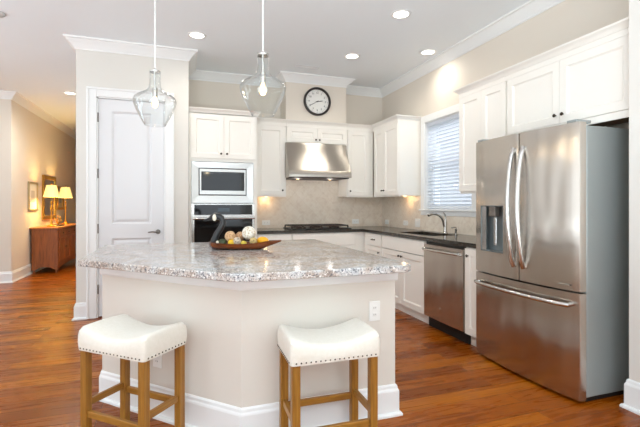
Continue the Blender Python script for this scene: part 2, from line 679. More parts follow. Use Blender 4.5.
def door_slab(mb, W, H, holes, t=0.035):
    xs_ = sorted(set([0, W] + [h[0] for h in holes] + [h[1] for h in holes]))
    zs_ = sorted(set([0, H] + [h[2] for h in holes] + [h[3] for h in holes]))
    for i in range(len(xs_) - 1):
        for j in range(len(zs_) - 1):
            cx, cz = (xs_[i] + xs_[i + 1]) / 2, (zs_[j] + zs_[j + 1]) / 2
            if not any(h[0] < cx < h[1] and h[2] < cz < h[3] for h in holes):
                mb.box(xs_[i], xs_[i + 1], 0, t, zs_[j], zs_[j + 1])
    for x0, x1, z0, z1 in holes:
        # bevelled moulding then a raised panel
        a, b_ = 0.0, 0.016
        o = 0.022
        vs_ = [(x0, 0, z0), (x1, 0, z0), (x1, 0, z1), (x0, 0, z1), (x0 + o, b_, z0 + o), (x1 - o, b_, z0 + o), (x1 - o, b_, z1 - o), (x0 + o, b_, z1 - o)]
        q = 0.05
        vs_ += [(x0 + q, .005, z0 + q), (x1 - q, .005, z0 + q), (x1 - q, .005, z1 - q), (x0 + q, .005, z1 - q)]
        fs_ = []
        for l in (0, 4):
            for i in range(4):
                fs_.append((l + i, l + (i + 1) % 4, l + 4 + (i + 1) % 4, l + 4 + i))
        fs_.append((8, 9, 10, 11))
        mb.add(vs_, fs_)
slab = MB()
door_slab(slab, W, H, [(.13, W - .13, 1.02, H - .13), (.13, W - .13, .22, .86)])
slab.build('door_panel', M['door'], door)
hd = MB().lathe([(.0, -.014), (.027, -.014), (.027, -.004), (.022, 0)], (W - .06, -.0, .925), 20, 'y')
hd.tube([(W - .06, -.012, .925), (W - .06, -.05, .925), (W - .075, -.058, .925), (W - .12, -.055, .929), (W - .165, -.05, .922)], [.009, .009, .009, .008, .006], 10)
hd.build('door_handle', M['pewter'], door, True)
for z in (.3, .97, 1.58, 2.2):
    MB().lathe([(.007, -.05), (.007, .05), (.004, .056)], (-.004, -.008, z), 10).box(0, .002, -.002, 0, z - .05, z + .05).build('hinge', M['pewter'], door, True)

# kitchen window
win = bpy.data.objects.new('window_1', None)
COL.objects.link(win)
win.location = (WX, WY0, WZ0)
win['kind'] = 'structure'
wl = WY1 - WY0
wh = WZ1 - WZ0
f = MB()
f.box(-.02, 0, -.09, 0, -.02, wh + .09, .003).box(-.02, 0, wl, wl + .09, -.02, wh + .09, .003).box(-.02, 0, 0, wl, wh, wh + .09, .003)
f.box(-.02, 0, -.09, wl + .09, -.075, -.02, .003)
f.box(0, .13, 0, .012, 0, wh).box(0, .13, wl - .012, wl, 0, wh).box(0, .13, 0, wl, wh - .012, wh)
f.build('window_frame', M['trim'], win)
MB().box(-.045, .13, -.1, wl + .1, -.02, 0.001, .004).build('window_sill', M['trim'], win)
sh = MB()
zm = .58
for (z0, z1, xx) in ((0.002, zm + .02, .075), (zm - .02, wh - .013, .1)):
    sh.box(xx, xx + .025, .013, .055, z0, z1).box(xx, xx + .025, wl - .055, wl - .013, z0, z1)
    sh.box(xx, xx + .025, .055, wl - .055, z0, z0 + .045).box(xx, xx + .025, .055, wl - .055, z1 - .04, z1)
sh.build('window_sash', M['trim'], win)
MB().box(.086, .089, .055, wl - .055, .04, zm).box(.111, .114, .055, wl - .055, zm, wh - .05).build('window_pane', M['pane'], win)

bl = thing('window_blind', 'white horizontal slatted blind hanging in the kitchen window above the sink', 'blind', (WX + .035, WY0 + .016, WZ0 + .004))
s = MB()
L = wl - .032
k = 0
z = .05
while z < wh - .07:
    s.add([(-.021, 0.002, z + .010), (.021, 0.002, z - .010), (.021, L - .002, z - .010), (-.021, L - .002, z + .010),
           (-.021, 0.002, z + .0125), (.021, 0.002, z - .0075), (.021, L - .002, z - .0075), (-.021, L - .002, z + .0125)],
          [(0, 1, 2, 3), (7, 6, 5, 4), (0, 4, 5, 1), (1, 5, 6, 2), (2, 6, 7, 3), (3, 7, 4, 0)])
    z += .0425
s.build('slats', M['blind'], bl)
MB().box(-.028, .028, 0, L, wh - .06, wh - .018, .003).build('headrail', M['blind'], bl)
MB().box(-.022, .022, 0.002, L - .002, .006, .024, .003).build('bottom_rail', M['blind'], bl)
for cy_ in (.1, L * .72, L - .1):
    MB().tube([(-.026, cy_, .01), (-.026, cy_, wh - .06)], .0015, 6).build('lift_cord', M['blind'], bl)
MB().tube([(-.034, L - .05, .36), (-.034, L - .05, wh - .06)], .003, 6).lathe([(.0, 0), (.006, .006), (.007, .03), (.003, .04)], (-.034, L - .05, .33), 8).build('tilt_wand', M['blind'], bl)

# neighbouring house seen through the blind
nb = thing('neighbouring_house', 'pale sided house wall with a grey arched gable outside the kitchen window', 'house', (7.2, 4.2, -.3))
M['siding'] = mat('pale_siding', (225, 228, 232), 0.8)
mm = M['siding']
v = coords(mm)
wv = nd(mm, 'ShaderNodeTexWave', bands_direction='Z', wave_profile='SAW')
wv.inputs['Scale'].default_value = 1.1
lk(mm, v, wv.inputs[0])
bump(mm, wv.outputs[1], .5, .02)
MB().box(0, .2, -4, 6, 0, 3.4).build('wall', M['siding'], nb)
M['shingle'] = mat('grey_shingle', (176, 180, 186), 0.9)
MB().prism_ax([(-4.4, 3.4), (6.4, 3.4), (6.4, 3.55), (2.0, 5.6), (-4.4, 3.9)], -.3, .3, 'x').build('roof', M['shingle'], nb)
gp = [(0.6 + 1.1 * math.cos(PI * i / 16), 2.2 + 1.1 * math.sin(PI * i / 16)) for i in range(17)]
MB().prism_ax(gp + [(-.5, .6), (1.7, .6)], -.06, 0, 'x').build('window', mat('arched_shutter', (176, 182, 190), .6), nb)

# ------------------------------------------------------------------ cabinets
KN = [(.0, -.026), (.009, -.0245), (.0135, -.019), (.011, -.013), (.005, -.01), (.005, 0)]


def knob(x, z, parent, y=0.0):
    return MB().lathe(KN, (x, y, z), 12, 'y').build('knob', M['bronze'], parent, True)


def pull(x, z, parent):
    mb = MB().tube([(x - .035, 0, z), (x - .035, -.022, z), (x - .02, -.028, z - .001), (x + .02, -.028, z - .001), (x + .035, -.022, z), (x + .035, 0, z)], .005, 8)
    mb.box(x - .042, x - .028, -.003, 0, z - .009, z + .009).box(x + .028, x + .042, -.003, 0, z - .009, z + .009)
    return mb.build('handle', M['bronze'], parent, True)


def shaker(x0, x1, z0, z1, parent, kind='door', hw=None, mat_=None, t=.02, rail=.058):
    g = .0015
    x0 += g; x1 -= g; z0 += g; z1 -= g
    mb = MB()
    if kind == 'drawer_flat':
        mb.box(0, x1 - x0, -t, 0, 0, z1 - z0, .002)
    else:
        w_, h_ = x1 - x0, z1 - z0
        mb.box(0, rail, -t, 0, 0, h_).box(w_ - rail, w_, -t, 0, 0, h_)
        mb.box(rail, w_ - rail, -t, 0, 0, rail).box(rail, w_ - rail, -t, 0, h_ - rail, h_)
        # stepped inner bead + recessed panel
        i = rail
        o = .012
        d = -t
        dd = -t + .011
        vs_ = [(i, d, i), (w_ - i, d, i), (w_ - i, d, h_ - i), (i, d, h_ - i), (i + o, dd, i + o), (w_ - i - o, dd, i + o), (w_ - i - o, dd, h_ - i - o), (i + o, dd, h_ - i - o)]
        mb.add(vs_, [(0, 1, 5, 4), (1, 2, 6, 5), (2, 3, 7, 6), (3, 0, 4, 7), (4, 5, 6, 7)])
    o = mb.build('drawer' if kind.startswith('drawer') else 'door', mat_ or M['cab'], parent, loc=(x0, -.0008, z0))
    if hw:
        k_, hx, hz = hw
        q = knob(hx - x0, hz - z0, o, -t) if k_ == 'k' else pull(hx - x0, hz - z0, o)
        if k_ == 'p':
            q.location.y = -t
    return o


CC = [(0, -.048), (.005, -.048), (.008, -.038), (.018, -.024), (.033, -.014), (.039, -.011), (.043, 0), (0, 0)]
CG = 'white shaker wall cabinets'
BG = 'white shaker base cabinets'


def carcase(t, w_, d, z0, z1, mat_=None, name='carcase', hollow=False):
    if hollow:
        mb = MB().box(0, .018, 0, d, z0, z1).box(w_ - .018, w_, 0, d, z0, z1).box(.018, w_ - .018, 0, d, z0, z0 + .018).box(.018, w_ - .018, d - .01, d, z0 + .018, z1).box(.018, w_ - .018, 0, .018, z1 - .06, z1)
        return mb.build(name, mat_ or M['cab'], t)
    return MB().box(0, w_, 0, d, z0, z1).build(name, mat_ or M['cab'], t)


def upper(name, label, loc, rz, w_, d, z0, z1, doors, crown=True, cl=False, cr=False, sides=False):
    t = thing(name, label, 'cabinet', loc, rz, None)
    top = z1 - (.0 if crown else 0)
    carcase(t, w_, d, z0, top)
    if crown:
        path = []
        if cl: path.append((0, d))
        path += [(0, -.022), (w_, -.022)]
        if cr: path.append((w_, d))
        # frieze board then crown
        mb = MB().box(0, w_, -.0205, 0, z1 - .0895, z1)
        mb.sweep(CC, path, z1)
        mb.build('crown_moulding', M['cab'], t, True, angle=25)
    for dspec in doors:
        shaker(*dspec[:4], t, 'door', dspec[4])
    MB().box(.0, w_, .0, .02, z0 - .012, z0).build('light_rail', M['cab'], t)
    return t


UT = 2.41
# oven tower
t = thing('oven_cabinet', 'tall white cabinet housing the stacked microwave and wall oven beside the pantry', 'cabinet', (.09, 5.13, 0))
tw = .817
mb = MB()
mb.box(0, tw, .02, .645, .1, .5).box(0, tw, .02, .645, 1.795, UT)
mb.box(0, .02, .02, .645, .5, 1.795).box(tw - .02, tw, .02, .645, .5, 1.795).box(.02, tw - .02, .6, .645, .5, 1.795)
mb.box(0, .045, 0, .02, .1, UT).box(tw - .045, tw, 0, .02, .1, UT)
mb.box(.045, tw - .045, 0, .02, 1.775, 1.82).box(.045, tw - .045, 0, .02, .1, .13).box(.045, tw - .045, 0, .02, .5, .54).box(.045, tw - .045, 0, .02, UT - .05, UT)
mb.build('carcase', M['cab'], t)
MB().box(.02, tw - .02, .05, .2, 0, .1).build('toe_kick', M['kick'], t)
MB().box(0, tw, -.022, 0, UT - .05, UT).sweep(CC, [(0, -.022), (tw, -.022), (tw, .28)], UT).build('crown_moulding', M['cab'], t, True, angle=25)
shaker(.02, tw / 2, 1.812, UT - .065, t, 'door', ('k', tw / 2 - .035, 1.87))
shaker(tw / 2, tw - .02, 1.812, UT - .065, t, 'door', ('k', tw / 2 + .035, 1.87))
shaker(.02, tw - .02, .13, .52, t, 'drawer', ('p', tw / 2, .42))

# microwave with trim kit
t = thing('microwave', 'stainless steel microwave set flush in a broad metal surround over the black glass oven', 'microwave', (.115, 5.13, 1.265))
w_, h_ = .745, .505
mb = MB()
ix0, ix1, iz0, iz1 = .085, w_ - .085, .095, h_ - .075
o4 = [(0, -.001, 0), (w_, -.001, 0), (w_, -.001, h_), (0, -.001, h_)]
o5 = [(.004, -.026, .004), (w_ - .004, -.026, .004), (w_ - .004, -.026, h_ - .004), (.004, -.026, h_ - .004)]
i4 = [(ix0, -.016, iz0), (ix1, -.016, iz0), (ix1, -.016, iz1), (ix0, -.016, iz1)]
i5 = [(ix0, .015, iz0), (ix1, .015, iz0), (ix1, .015, iz1), (ix0, .015, iz1)]
fs = []
for l in (0, 4, 8):
    for i in range(4):
        fs.append((l + i, l + (i + 1) % 4, l + 4 + (i + 1) % 4, l + 4 + i))
mb.add(o4 + o5 + i4 + i5, fs)
M['steel_frame'] = steel('surround_stainless', (184, 183, 181), 0.34, 0.3, 0.05)
mb.build('trim_frame', M['steel_frame'], t)
MB().box(ix0 + .001, ix1 - .001, -.012, .4, iz0 + .001, iz1 - .001).build('body', M['black'], t)
MB().box(ix0 + .012, ix1 - .012, -.024, -.0125, iz0 + .012, iz1 - .012, .002).build('door', M['steel_frame'], t)
MB().box(ix0 + .03, ix1 - .03, -.0265, -.0242, iz0 + .06, iz1 - .055, .001).build('window', M['dark_glass'], t)
MB().box(ix0 + .03, ix1 - .03, -.03, -.0242, iz1 - .054, iz1 - .046, .002).build('control_strip', M['black'], t)

# wall oven
t = thing('built_in_oven', 'wall oven with black glass door and long steel bar handle below the microwave', 'oven', (.12, 5.13, .545))
w_, h_ = .755, .715
MB().box(0, w_, -.002, .02, 0, h_).box(.02, w_ - .02, .02, .55, .01, h_ - .02).build('body', M['steel_light'], t)
MB().box(.03, w_ - .03, -.018, -.0025, h_ - .135, h_ - .012, .002).build('control_panel', M['dark_glass'], t)
MB().box(.008, w_ - .008, -.03, -.003, .02, h_ - .145, .003).build('door', M['steel_light'], t)
MB().box(.03, w_ - .03, -.0325, -.0302, .06, h_ - .19, .001).build('door_glass', M['dark_glass'], t)
mb = MB().tube([(.01, -.075, h_ - .175), (w_ - .01, -.075, h_ - .175)], .0145, 14)
mb.box(.04, .06, -.075, -.03, h_ - .185, h_ - .165).box(w_ - .06, w_ - .04, -.075, -.03, h_ - .185, h_ - .165)
mb.build('handle', M['steel_light'], t, True)
MB().box(w_ / 2 - .07, w_ / 2 + .07, -.0195, -.0181, h_ - .095, h_ - .05).build('display', mat('oven_display', (60, 75, 85), .2), t)

UZ = 1.37
UD = .325
uy = BY - UD - .005
a = upper('upper_cabinet', 'white single-door wall cabinet between the oven tower and the range hood', (.909, uy, 0), 0, .455, UD, UZ, UT, [(.045, .43, UZ + .01, UT - .09, ('k', .40, UZ + .075))])
a = upper('upper_cabinet', 'short white two-door wall cabinet directly above the range hood', (1.366, uy, 0), 0, .894, UD, 2.105, UT, [(.005, .447, 2.115, UT - .09, ('k', .42, 2.155)), (.447, .889, 2.115, UT - .09, ('k', .474, 2.155))])
a = upper('upper_cabinet', 'white single-door wall cabinet right of the range hood, in the corner', (2.262, uy, 0), 0, .42, UD, UZ, UT, [(.012, .35, UZ + .01, UT - .09, ('k', .045, UZ + .075))])
# on the right wall: local x runs towards the camera
y0 = uy - .024
wU = y0 - 4.69
a = upper('upper_cabinet', 'white two-door wall cabinet between the corner and the window', (2.685, y0, 0), R(-90), wU, .32, UZ, UT,
          [(.05, .05 + (wU - .05) * .42, UZ + .01, UT - .09, ('k', .05 + (wU - .05) * .42 - .03, UZ + .075)), (.05 + (wU - .05) * .42, wU - .005, UZ + .01, UT - .09, ('k', .05 + (wU - .05) * .42 + .03, UZ + .075))], cr=True)
a = upper('upper_cabinet', 'tall white two-door wall cabinet between the window and the refrigerator', (2.685, 3.46, 0), R(-90), .630, .32, UZ, UT,
          [(.004, .324, UZ + .01, UT - .09, ('k', .295, UZ + .075)), (.324, .628, UZ + .01, UT - .09, ('k', .353, UZ + .075))], cl=True)
a = upper('upper_cabinet', 'white two-door wall cabinet over the refrigerator', (2.685, 2.828, 0), R(-90), 1.068, .32, 1.84, UT,
          [(.014, .53, 1.85, UT - .09, ('k', .498, 1.915)), (.53, 1.053, 1.85, UT - .09, ('k', .562, 1.915))])
MB().box(.03, 1.01, .025, .315, 1.832, 1.8395).build('underside_panel', M['undercab'], a, label='bare brown plywood underside')
MB().box(.001, 1.067, -.019, 0, 1.80, 1.848).build('valance', M['cab'], a)

# puck lights under two of the wall cabinets
def puck(x, y, label, power):
    t = thing('under_cabinet_light', label, 'light', (x, y, UZ - .001), 0, 'under-cabinet puck lights')
    MB().lathe([(.0, -.012), (.028, -.012), (.034, -.008), (.034, 0), (.0, 0)], (0, 0, 0), 16).build('housing', M['trim'], t, True)
    MB().lathe([(.0, -.0135), (.024, -.0135), (.024, -.0122), (0, -.0122)], (0, 0, 0), 16).build('lens', M['bulb'], t, True)
    l = bpy.data.lights.new('puck_lamp', 'POINT')
    l.energy = power
    l.color = (1, .66, .35)
    l.shadow_soft_size = .02
    o = bpy.data.objects.new('puck_lamp', l)
    COL.objects.link(o)
    o.parent = t
    o.location = (0, 0, -.04)


puck(1.13, BY - .10, 'lit warm puck light under the wall cabinet left of the range hood', .7)
puck(2.90, 4.92, 'lit warm puck light under the wall cabinet beside the window', .7)

# base cabinets, back run
BH = .875
def base(name, label, loc, rz, w_, d, fronts, kick=True, kick_mat=None, hollow=False):
    t = thing(name, label, 'cabinet', loc, rz)
    carcase(t, w_, d, .1, BH, hollow=hollow)
    if kick:
        MB().box(0, w_, .05, .09, 0.001, .1).build('toe_kick', kick_mat or M['cab'], t)
    for kd, x0, x1, z0, z1, hw in fronts:
        shaker(x0, x1, z0, z1, t, kd, hw)
    return t


base('base_cabinet', 'white base cabinet left of the cooktop, mostly behind the island', (.909, 5.16, 0), 0, .455, .6, [('drawer_flat', .01, .45, .70, .865, ('p', .23, .785)), ('door', .01, .45, .11, .695, ('k', .40, .63))])
base('base_cabinet', 'wide white drawer base cabinet under the gas cooktop', (1.366, 5.16, 0), 0, .9, .6, [('drawer_flat', .01, .89, .70, .865, None), ('drawer', .01, .89, .41, .695, ('p', .45, .56)), ('drawer', .01, .89, .11, .405, ('p', .45, .26))])
t = base('base_cabinet', 'plain white corner base cabinet between cooktop and drawer stack', (2.268, 5.16, 0), 0, .735, .6, [], kick=False)
rx = 2.40
by0 = 5.138
base('base_cabinet', 'narrow white base cabinet with one drawer over a door, nearest the corner', (rx, by0, 0), R(-90), by0 - 4.595, .6,
     [('drawer_flat', .09, by0 - 4.6, .715, .865, ('p', .09 + .23, .795)), ('door', .09, by0 - 4.6, .11, .71, ('k', .09 + .39, .64))])
base('base_cabinet', 'white two-door sink base cabinet with a false drawer front', (rx, 4.593, 0), R(-90), .950, .6,
     [('drawer_flat', .005, .945, .715, .865, None), ('door', .005, .475, .11, .71, ('k', .445, .66)), ('door', .475, .945, .11, .71, ('k', .505, .66))], hollow=True)
base('base_cabinet', 'slim white pull-out filler cabinet between dishwasher and refrigerator', (rx, 3.012, 0), R(-90), .18, .6,
     [('drawer', .004, .176, .11, .865, ('k', .05, .80))])

# dishwasher
t = thing('dishwasher', 'stainless steel dishwasher with a horizontal bar handle under the dark worktop', 'dishwasher', (rx, 3.64, 0), R(-90))
dw = .625
MB().box(.005, dw - .005, 0, .58, .105, BH - .004).build('body', M['black'], t)
n = 14
pts = [(x, -.028 - .010 * (1 - (2 * x / dw - 1) ** 2)) for x in [(.006 + (dw - .012) * i / n) for i in range(n + 1)]]
MB().prism(pts + [(dw - .006, -.0005), (.006, -.0005)], .12, BH - .028).build('door', M['steel'], t, True)
mb = MB().tube([(.03, -.062, .80), (.03 + .1, -.076, .80), (dw / 2, -.082, .80), (dw - .13, -.076, .80), (dw - .03, -.062, .80)], .012, 12)
mb.box(.02, .045, -.064, -.028, .788, .812, .003).box(dw - .045, dw - .02, -.064, -.028, .788, .812, .003)
mb.build('handle', M['steel_light'], t, True)
MB().lathe([(0, -.005), (.013, -.005), (.016, -.002), (.016, 0)], (dw * .46, -.0382, .24), 20, 'y').build('badge', M['chrome'], t, True, label='round polished maker badge')
MB().box(0.003, dw - .003, .03, .06, 0.002, .104).build('toe_kick', M['kick'], t, label='black toe kick')

# perimeter worktop (L shape with a sink cut-out)
SX0, SX1, SY0, SY1 = 2.50, 2.86, 3.72, 4.42
z0, z1 = .876, .915
mb = MB()
mb.box(.909, 2.37, 5.13, BY - .014, z0, z1)
mb.box(2.37, WX - .014, SY1, BY - .014, z0, z1).box(2.37, SX0, SY0, SY1, z0, z1).box(SX1, WX - .014, SY0, SY1, z0, z1).box(2.37, WX - .014, 2.834, SY0, z0, z1)
ct = mb.build('perimeter_worktop', M['darkstone'])
tag(ct, 'dark polished stone L-shaped worktop along the back and right walls', 'worktop')
# backsplash
mb = MB().box(.909, WX - .0135, BY - .013, BY - .0005, .9155, UZ - .002).box(1.366, 2.26, BY - .013, BY - .0005, UZ - .002, 2.10)
mb.box(WX - .013, WX - .0005, 4.67, BY - .014, .9155, UZ - .002).box(WX - .013, WX - .0005, 2.834, 4.668, .9155, WZ0 - .077).box(WX - .013, WX - .0005, 2.834, 3.55, WZ0 - .077, UZ - .002)
sp_ = mb.build('tile_backsplash', M['splash'])
tag(sp_, 'beige stone tile backsplash on the walls above the dark worktop', 'backsplash')

# sink
t = thing('sink', 'undermount stainless sink set into the dark worktop below the window', 'sink', (SX0, SY0, .875))
sx_, sy_ = SX1 - SX0, SY1 - SY0
dp = -.2
M['sink_steel'] = mat('sink_steel', (150, 146, 140), .3, 1.0)
mb = MB()
mb.box(-.012, 0, -.012, sy_ + .012, dp, -.0).box(sx_, sx_ + .012, -.012, sy_ + .012, dp, -.0).box(0, sx_, -.012, 0, dp, -.0).box(0, sx_, sy_, sy_ + .012, dp, -.0)
mb.box(-.012, sx_ + .012, -.012, sy_ + .012, dp - .01, dp)
mb.build('basin', M['sink_steel'], t)
MB().lathe([(.0, .003), (.03, .003), (.04, .001), (.04, 0)], (sx_ / 2, sy_ / 2, dp), 20).build('drain', M['chrome'], t, True)

# faucet
fx, fy = 2.895, 4.0
t = thing('kitchen_faucet', 'brushed nickel arched kitchen faucet behind the sink in front of the window', 'faucet', (fx, fy, .9155))
MB().lathe([(.0, 0), (.03, 0), (.03, .006), (.022, .014), (.02, .05), (.021, .13), (.018, .15), (.014, .165), (.0, .17)], (0, 0, 0), 20).build('body', M['chrome'], t, True)
pts = []
for i in range(15):
    u = i / 14
    a_ = u * R(128)
    pts.append((-.02 - .13 * (1 - math.cos(a_)), 0, .10 + .115 * math.sin(a_) + .02 * u))
MB().tube([(0, 0, .06)] + pts, [.014] * 8 + [.0125] * 4 + [.015, .017, .017, .016], 14).build('spout', M['chrome'], t, True)
MB().tube([(0, 0, .16), (.004, .0, .19), (-.004, -.0, .22), (-.03, 0, .245)], [.009, .008, .007, .0055], 10).build('lever', M['chrome'], t, True)
t = thing('soap_dispenser', 'small nickel soap dispenser on the worktop right of the faucet', 'soap dispenser', (2.89, 3.80, .9155))
MB().lathe([(.0, 0), (.022, 0), (.022, .005), (.012, .012), (.011, .04), (.014, .045), (.014, .065), (.0, .068)], (0, 0, 0), 16).build('body', M['chrome'], t, True)
MB().tube([(0, 0, .06), (0, 0, .078), (-.02, 0, .082), (-.06, 0, .076)], [.007, .007, .006, .005], 8).build('spout', M['chrome'], t, True)

# cooktop
t = thing('gas_cooktop', 'black gas cooktop with cast-iron grates set on the back worktop', 'cooktop', (1.385, 5.2, .9155))
cw, cdp = .85, .5
MB().box(0, cw, 0, cdp, 0, .012, .003).build('pan', M['black'], t)
for i in range(3):
    x0 = .015 + i * .275
    g = MB()
    x1 = x0 + .27
    for y in (.09, .28, .47):
        g.box(x0, x1, y - .006, y + .006, .038, .052, .002)
    for x in (x0 + .006, (x0 + x1) / 2, x1 - .006):
        g.box(x - .006, x + .006, .085, .475, .038, .052, .002)
    for y in (.185, .375):
        g.box(x0 + .03, x1 - .03, y - .005, y + .005, .04, .052, .002)
    for x in (x0 + .006, x1 - .006):
        for y in (.09, .47):
            g.box(x - .008, x + .008, y - .008, y + .008, .012, .04)
    g.build('grate', M['iron'], t)
for (x, y, r_) in ((.15, .185, .04), (.15, .375, .035), (.425, .28, .055), (.70, .185, .035), (.70, .375, .04)):
    MB().lathe([(.0, .03), (r_ * .8, .03), (r_, .026), (r_, .018), (r_ * 1.25, .012), (0, .0122)], (x, y, 0), 20).build('burner', M['iron'], t, True)
for i in range(5):
    MB().lathe([(.0, .034), (.014, .034), (.018, .03), (.019, .0121), (0, .0121)], (.185 + i * .12, .045, 0), 14).build('control_knob', M['iron'], t, True)

# range hood
t = thing('range_hood', 'stainless steel canopy range hood on the wall above the cooktop', 'range hood', (1.345, 5.2, 1.62))
hwid = .888
prof = [(0, .0), (-.004, .055), (.03, .12), (.075, .25), (.11, .36), (.145, .476), (.245, .476), (.245, .0)]
prof2 = [(0, 0), (0, .055)]
for i in range(13):
    u = i / 12
    prof2.append((.20 * u - .03 * math.sin(PI * u) * -1 * 0.5, .055 + .42 * u))
mb = MB()
n = 20
secs = []
for i in range(n + 1):
    x = hwid * i / n
    b_ = .055 * (1 - (2 * i / n - 1) ** 2)
    secs.append([(x, p - b_ * (1 if j < len(prof2) else 0), q) for j, (p, q) in enumerate(prof2 + [(.221, .475), (.221, 0)])])
m_ = len(secs[0])
vs_ = [p for s_ in secs for p in s_]
fs_ = []
for i in range(n):
    for k in range(m_):
        a_ = i * m_ + k
        b_ = i * m_ + (k + 1) % m_
        fs_.append((a_, b_, b_ + m_, a_ + m_))
fs_.append(tuple(range(m_)))
fs_.append(tuple(n * m_ + k for k in range(m_)))
# cut to wall depth
mb.add(vs_, fs_)
mb.box(.024, hwid + .016, .2215, .565, 0, .475)
M['steel_hood'] = steel('hood_stainless', (180, 173, 164), 0.31, 0.97, 0.05)
mb.build('canopy', M['steel_hood'], t, True, angle=35)
MB().box(.03, hwid - .03, .02, .54, -.012, -.001).build('filter', M['iron'], t)
for x in (.2, .68):  # added glowing discs and point lights that brighten the backsplash below
    MB().lathe([(0, -.016), (.018, -.016), (.02, -.0121), (0, -.0121)], (x, .3, 0), 18).build('hood_fill_lens', M['bulb'], t, True)
    l = bpy.data.lights.new('hood_fill_light', 'POINT')
    l.energy = .7
    l.color = (1, .94, .88)
    l.shadow_soft_size = .04
    o = bpy.data.objects.new('hood_fill_light', l)
    COL.objects.link(o)
    o.parent = t
    o.location = (x, .3, -.07)
for x in (.42, .46):
    MB().lathe([(0, -.004), (.007, -.004), (.007, 0)], (x, -.031, .02), 10, 'y').build('button', M['black'], t, True)

# clock
t = thing('clock', 'round wall clock with black rim and white face above the range hood', 'clock', (1.815, 5.459, 2.70))
MB().lathe([(.168, -.002), (.168, -.02), (.172, -.036), (.182, -.043), (.194, -.04), (.2, -.028), (.2, -.001), (.168, -.001)], (0, 0, 0), 64, 'y', closed=True).build('rim', mat('clock_rim', (42, 36, 33), .35), t, True)
MB().lathe([(.0, -.012), (.17, -.012), (.17, -.001), (0, -.001)], (0, 0, 0), 64, 'y').build('face', mat('clock_face', (240, 238, 232), .5), t)
ink = mat('clock_ink', (40, 38, 38), .6)
tick = MB()
for i in range(60):
    a_ = i * PI / 30
    l_ = .010 if i % 5 else .014
    wd = .001 if i % 5 else .002
    d_ = Vector((math.sin(a_), math.cos(a_)))
    q_ = Vector((d_.y, -d_.x))
    p0, p1 = d_ * (.158 - l_), d_ * .158
    tick.add([(p0.x + q_.x * wd, -.0128, p0.y + q_.y * wd), (p0.x - q_.x * wd, -.0128, p0.y - q_.y * wd), (p1.x - q_.x * wd, -.0128, p1.y - q_.y * wd), (p1.x + q_.x * wd, -.0128, p1.y + q_.y * wd)], [(0, 1, 2, 3)])
tick.build('minute_marks', ink, t)
for i in range(1, 13):
    a_ = i * PI / 6
    cu = bpy.data.curves.new('numeral', 'FONT')
    cu.body = str(i)
    cu.size = .038
    cu.align_x = 'CENTER'
    cu.align_y = 'CENTER'
    cu.extrude = .0004
    to = bpy.data.objects.new('numeral', cu)
    COL.objects.link(to)
    dg = bpy.context.evaluated_depsgraph_get()
    me = bpy.data.meshes.new_from_object(to.evaluated_get(dg))
    bpy.data.objects.remove(to)
    me.materials.clear()
    me.materials.append(ink)
    no = bpy.data.objects.new('numeral', me)
    COL.objects.link(no)
    no.parent = t
    no.location = (.122 * math.sin(a_), -.0134, .122 * math.cos(a_))
    no.rotation_euler = (R(90), 0, 0)


def hand(name, ang, ln, wd, y):
    d_ = Vector((math.sin(ang), math.cos(ang)))
    q_ = Vector((d_.y, -d_.x))
    pts = [d_ * -.025 + q_ * wd * .6, d_ * ln * .7 + q_ * wd, d_ * ln, d_ * ln * .7 - q_ * wd, d_ * -.025 - q_ * wd * .6]
    MB().prism_ax([(p.x, p.y) for p in pts], y, y + .0015, 'y').build(name, ink, t)


hand('minute_hand', R(240), .135, .0035, -.019)
hand('hour_hand', R(80), .092, .005, -.0165)
MB().lathe([(0, -.023), (.008, -.022), (.008, -.012)], (0, 0, 0), 12, 'y').build('centre_cap', ink, t, True)

# ------------------------------------------------------------------ refrigerator
FX = 2.345
t = thing('refrigerator', 'large stainless French-door refrigerator with bottom freezer and water dispenser', 'refrigerator', (FX, 2.827, 0), R(-90))
fw = .95
MB().box(.004, fw - .004, .062, .66, .035, 1.745, .004).build('cabinet_body', M['grey_side'], t, label='matte grey side casing')
MB().box(.02, fw - .02, .08, .6, .002, .034).build('base_grille', M['kick'], t)


def bulged(x0, x1, z0, z1, bul, full=fw, yb=.055, n=16, r=.012):
    pts = []
    def yy(x):
        u = 2 * x / full - 1
        return -bul * (1 - u * u)
    # rounded outer edges
    xs_ = [x0 + (x1 - x0) * i / n for i in range(n + 1)]
    for i, x in enumerate(xs_):
        y = yy(x)
        if i == 0:
            pts += [(x, y + r), (x + r * .3, y + r * .3)]
            continue
        if i == n:
            pts += [(x - r * .3, y + r * .3), (x, y + r)]
            continue
        pts.append((x, y))
    pts += [(x1, yb), (x0, yb)]
    return MB().prism(pts, z0, z1)


fd = .500
zf = .694
zt = 1.765
dl = bulged(.002, fd - .003, zf + .008, zt, .036)
# left door gets a dispenser recess: rebuild it from pieces around the opening
rx0, rx1, rz0, rz1 = .075, .345, .875, 1.24
dl = MB()
for (a0, a1, b0, b1) in ((.002, rx0, zf + .008, zt), (rx1, fd - .003, zf + .008, zt), (rx0, rx1, zf + .008, rz0), (rx0, rx1, rz1, zt)):
    n = 10
    def yy(x):
        u = 2 * x / fw - 1
        return -.036 * (1 - u * u)
    pts = []
    for i in range(n + 1):
        x = a0 + (a1 - a0) * i / n
        y = yy(x)
        if i == 0 and a0 < .01:
            pts += [(x, y + .012), (x + .004, y + .003)]
        elif i == n and a1 > fd - .01:
            pts += [(x - .004, y + .003), (x, y + .012)]
        else:
            pts.append((x, y))
    pts += [(a1, .055), (a0, .055)]
    dl.prism(pts, b0, b1)
o = dl.build('left_door', M['steel'], t, True, angle=30)
M['recess'] = mat('dispenser_recess', (128, 136, 138), .35, .4)
mb = MB()
bx0, bx1, bz0, bz1, yf, yb = rx0 + .001, rx1 - .001, rz0 + .001, rz1 - .001, -.024, .05
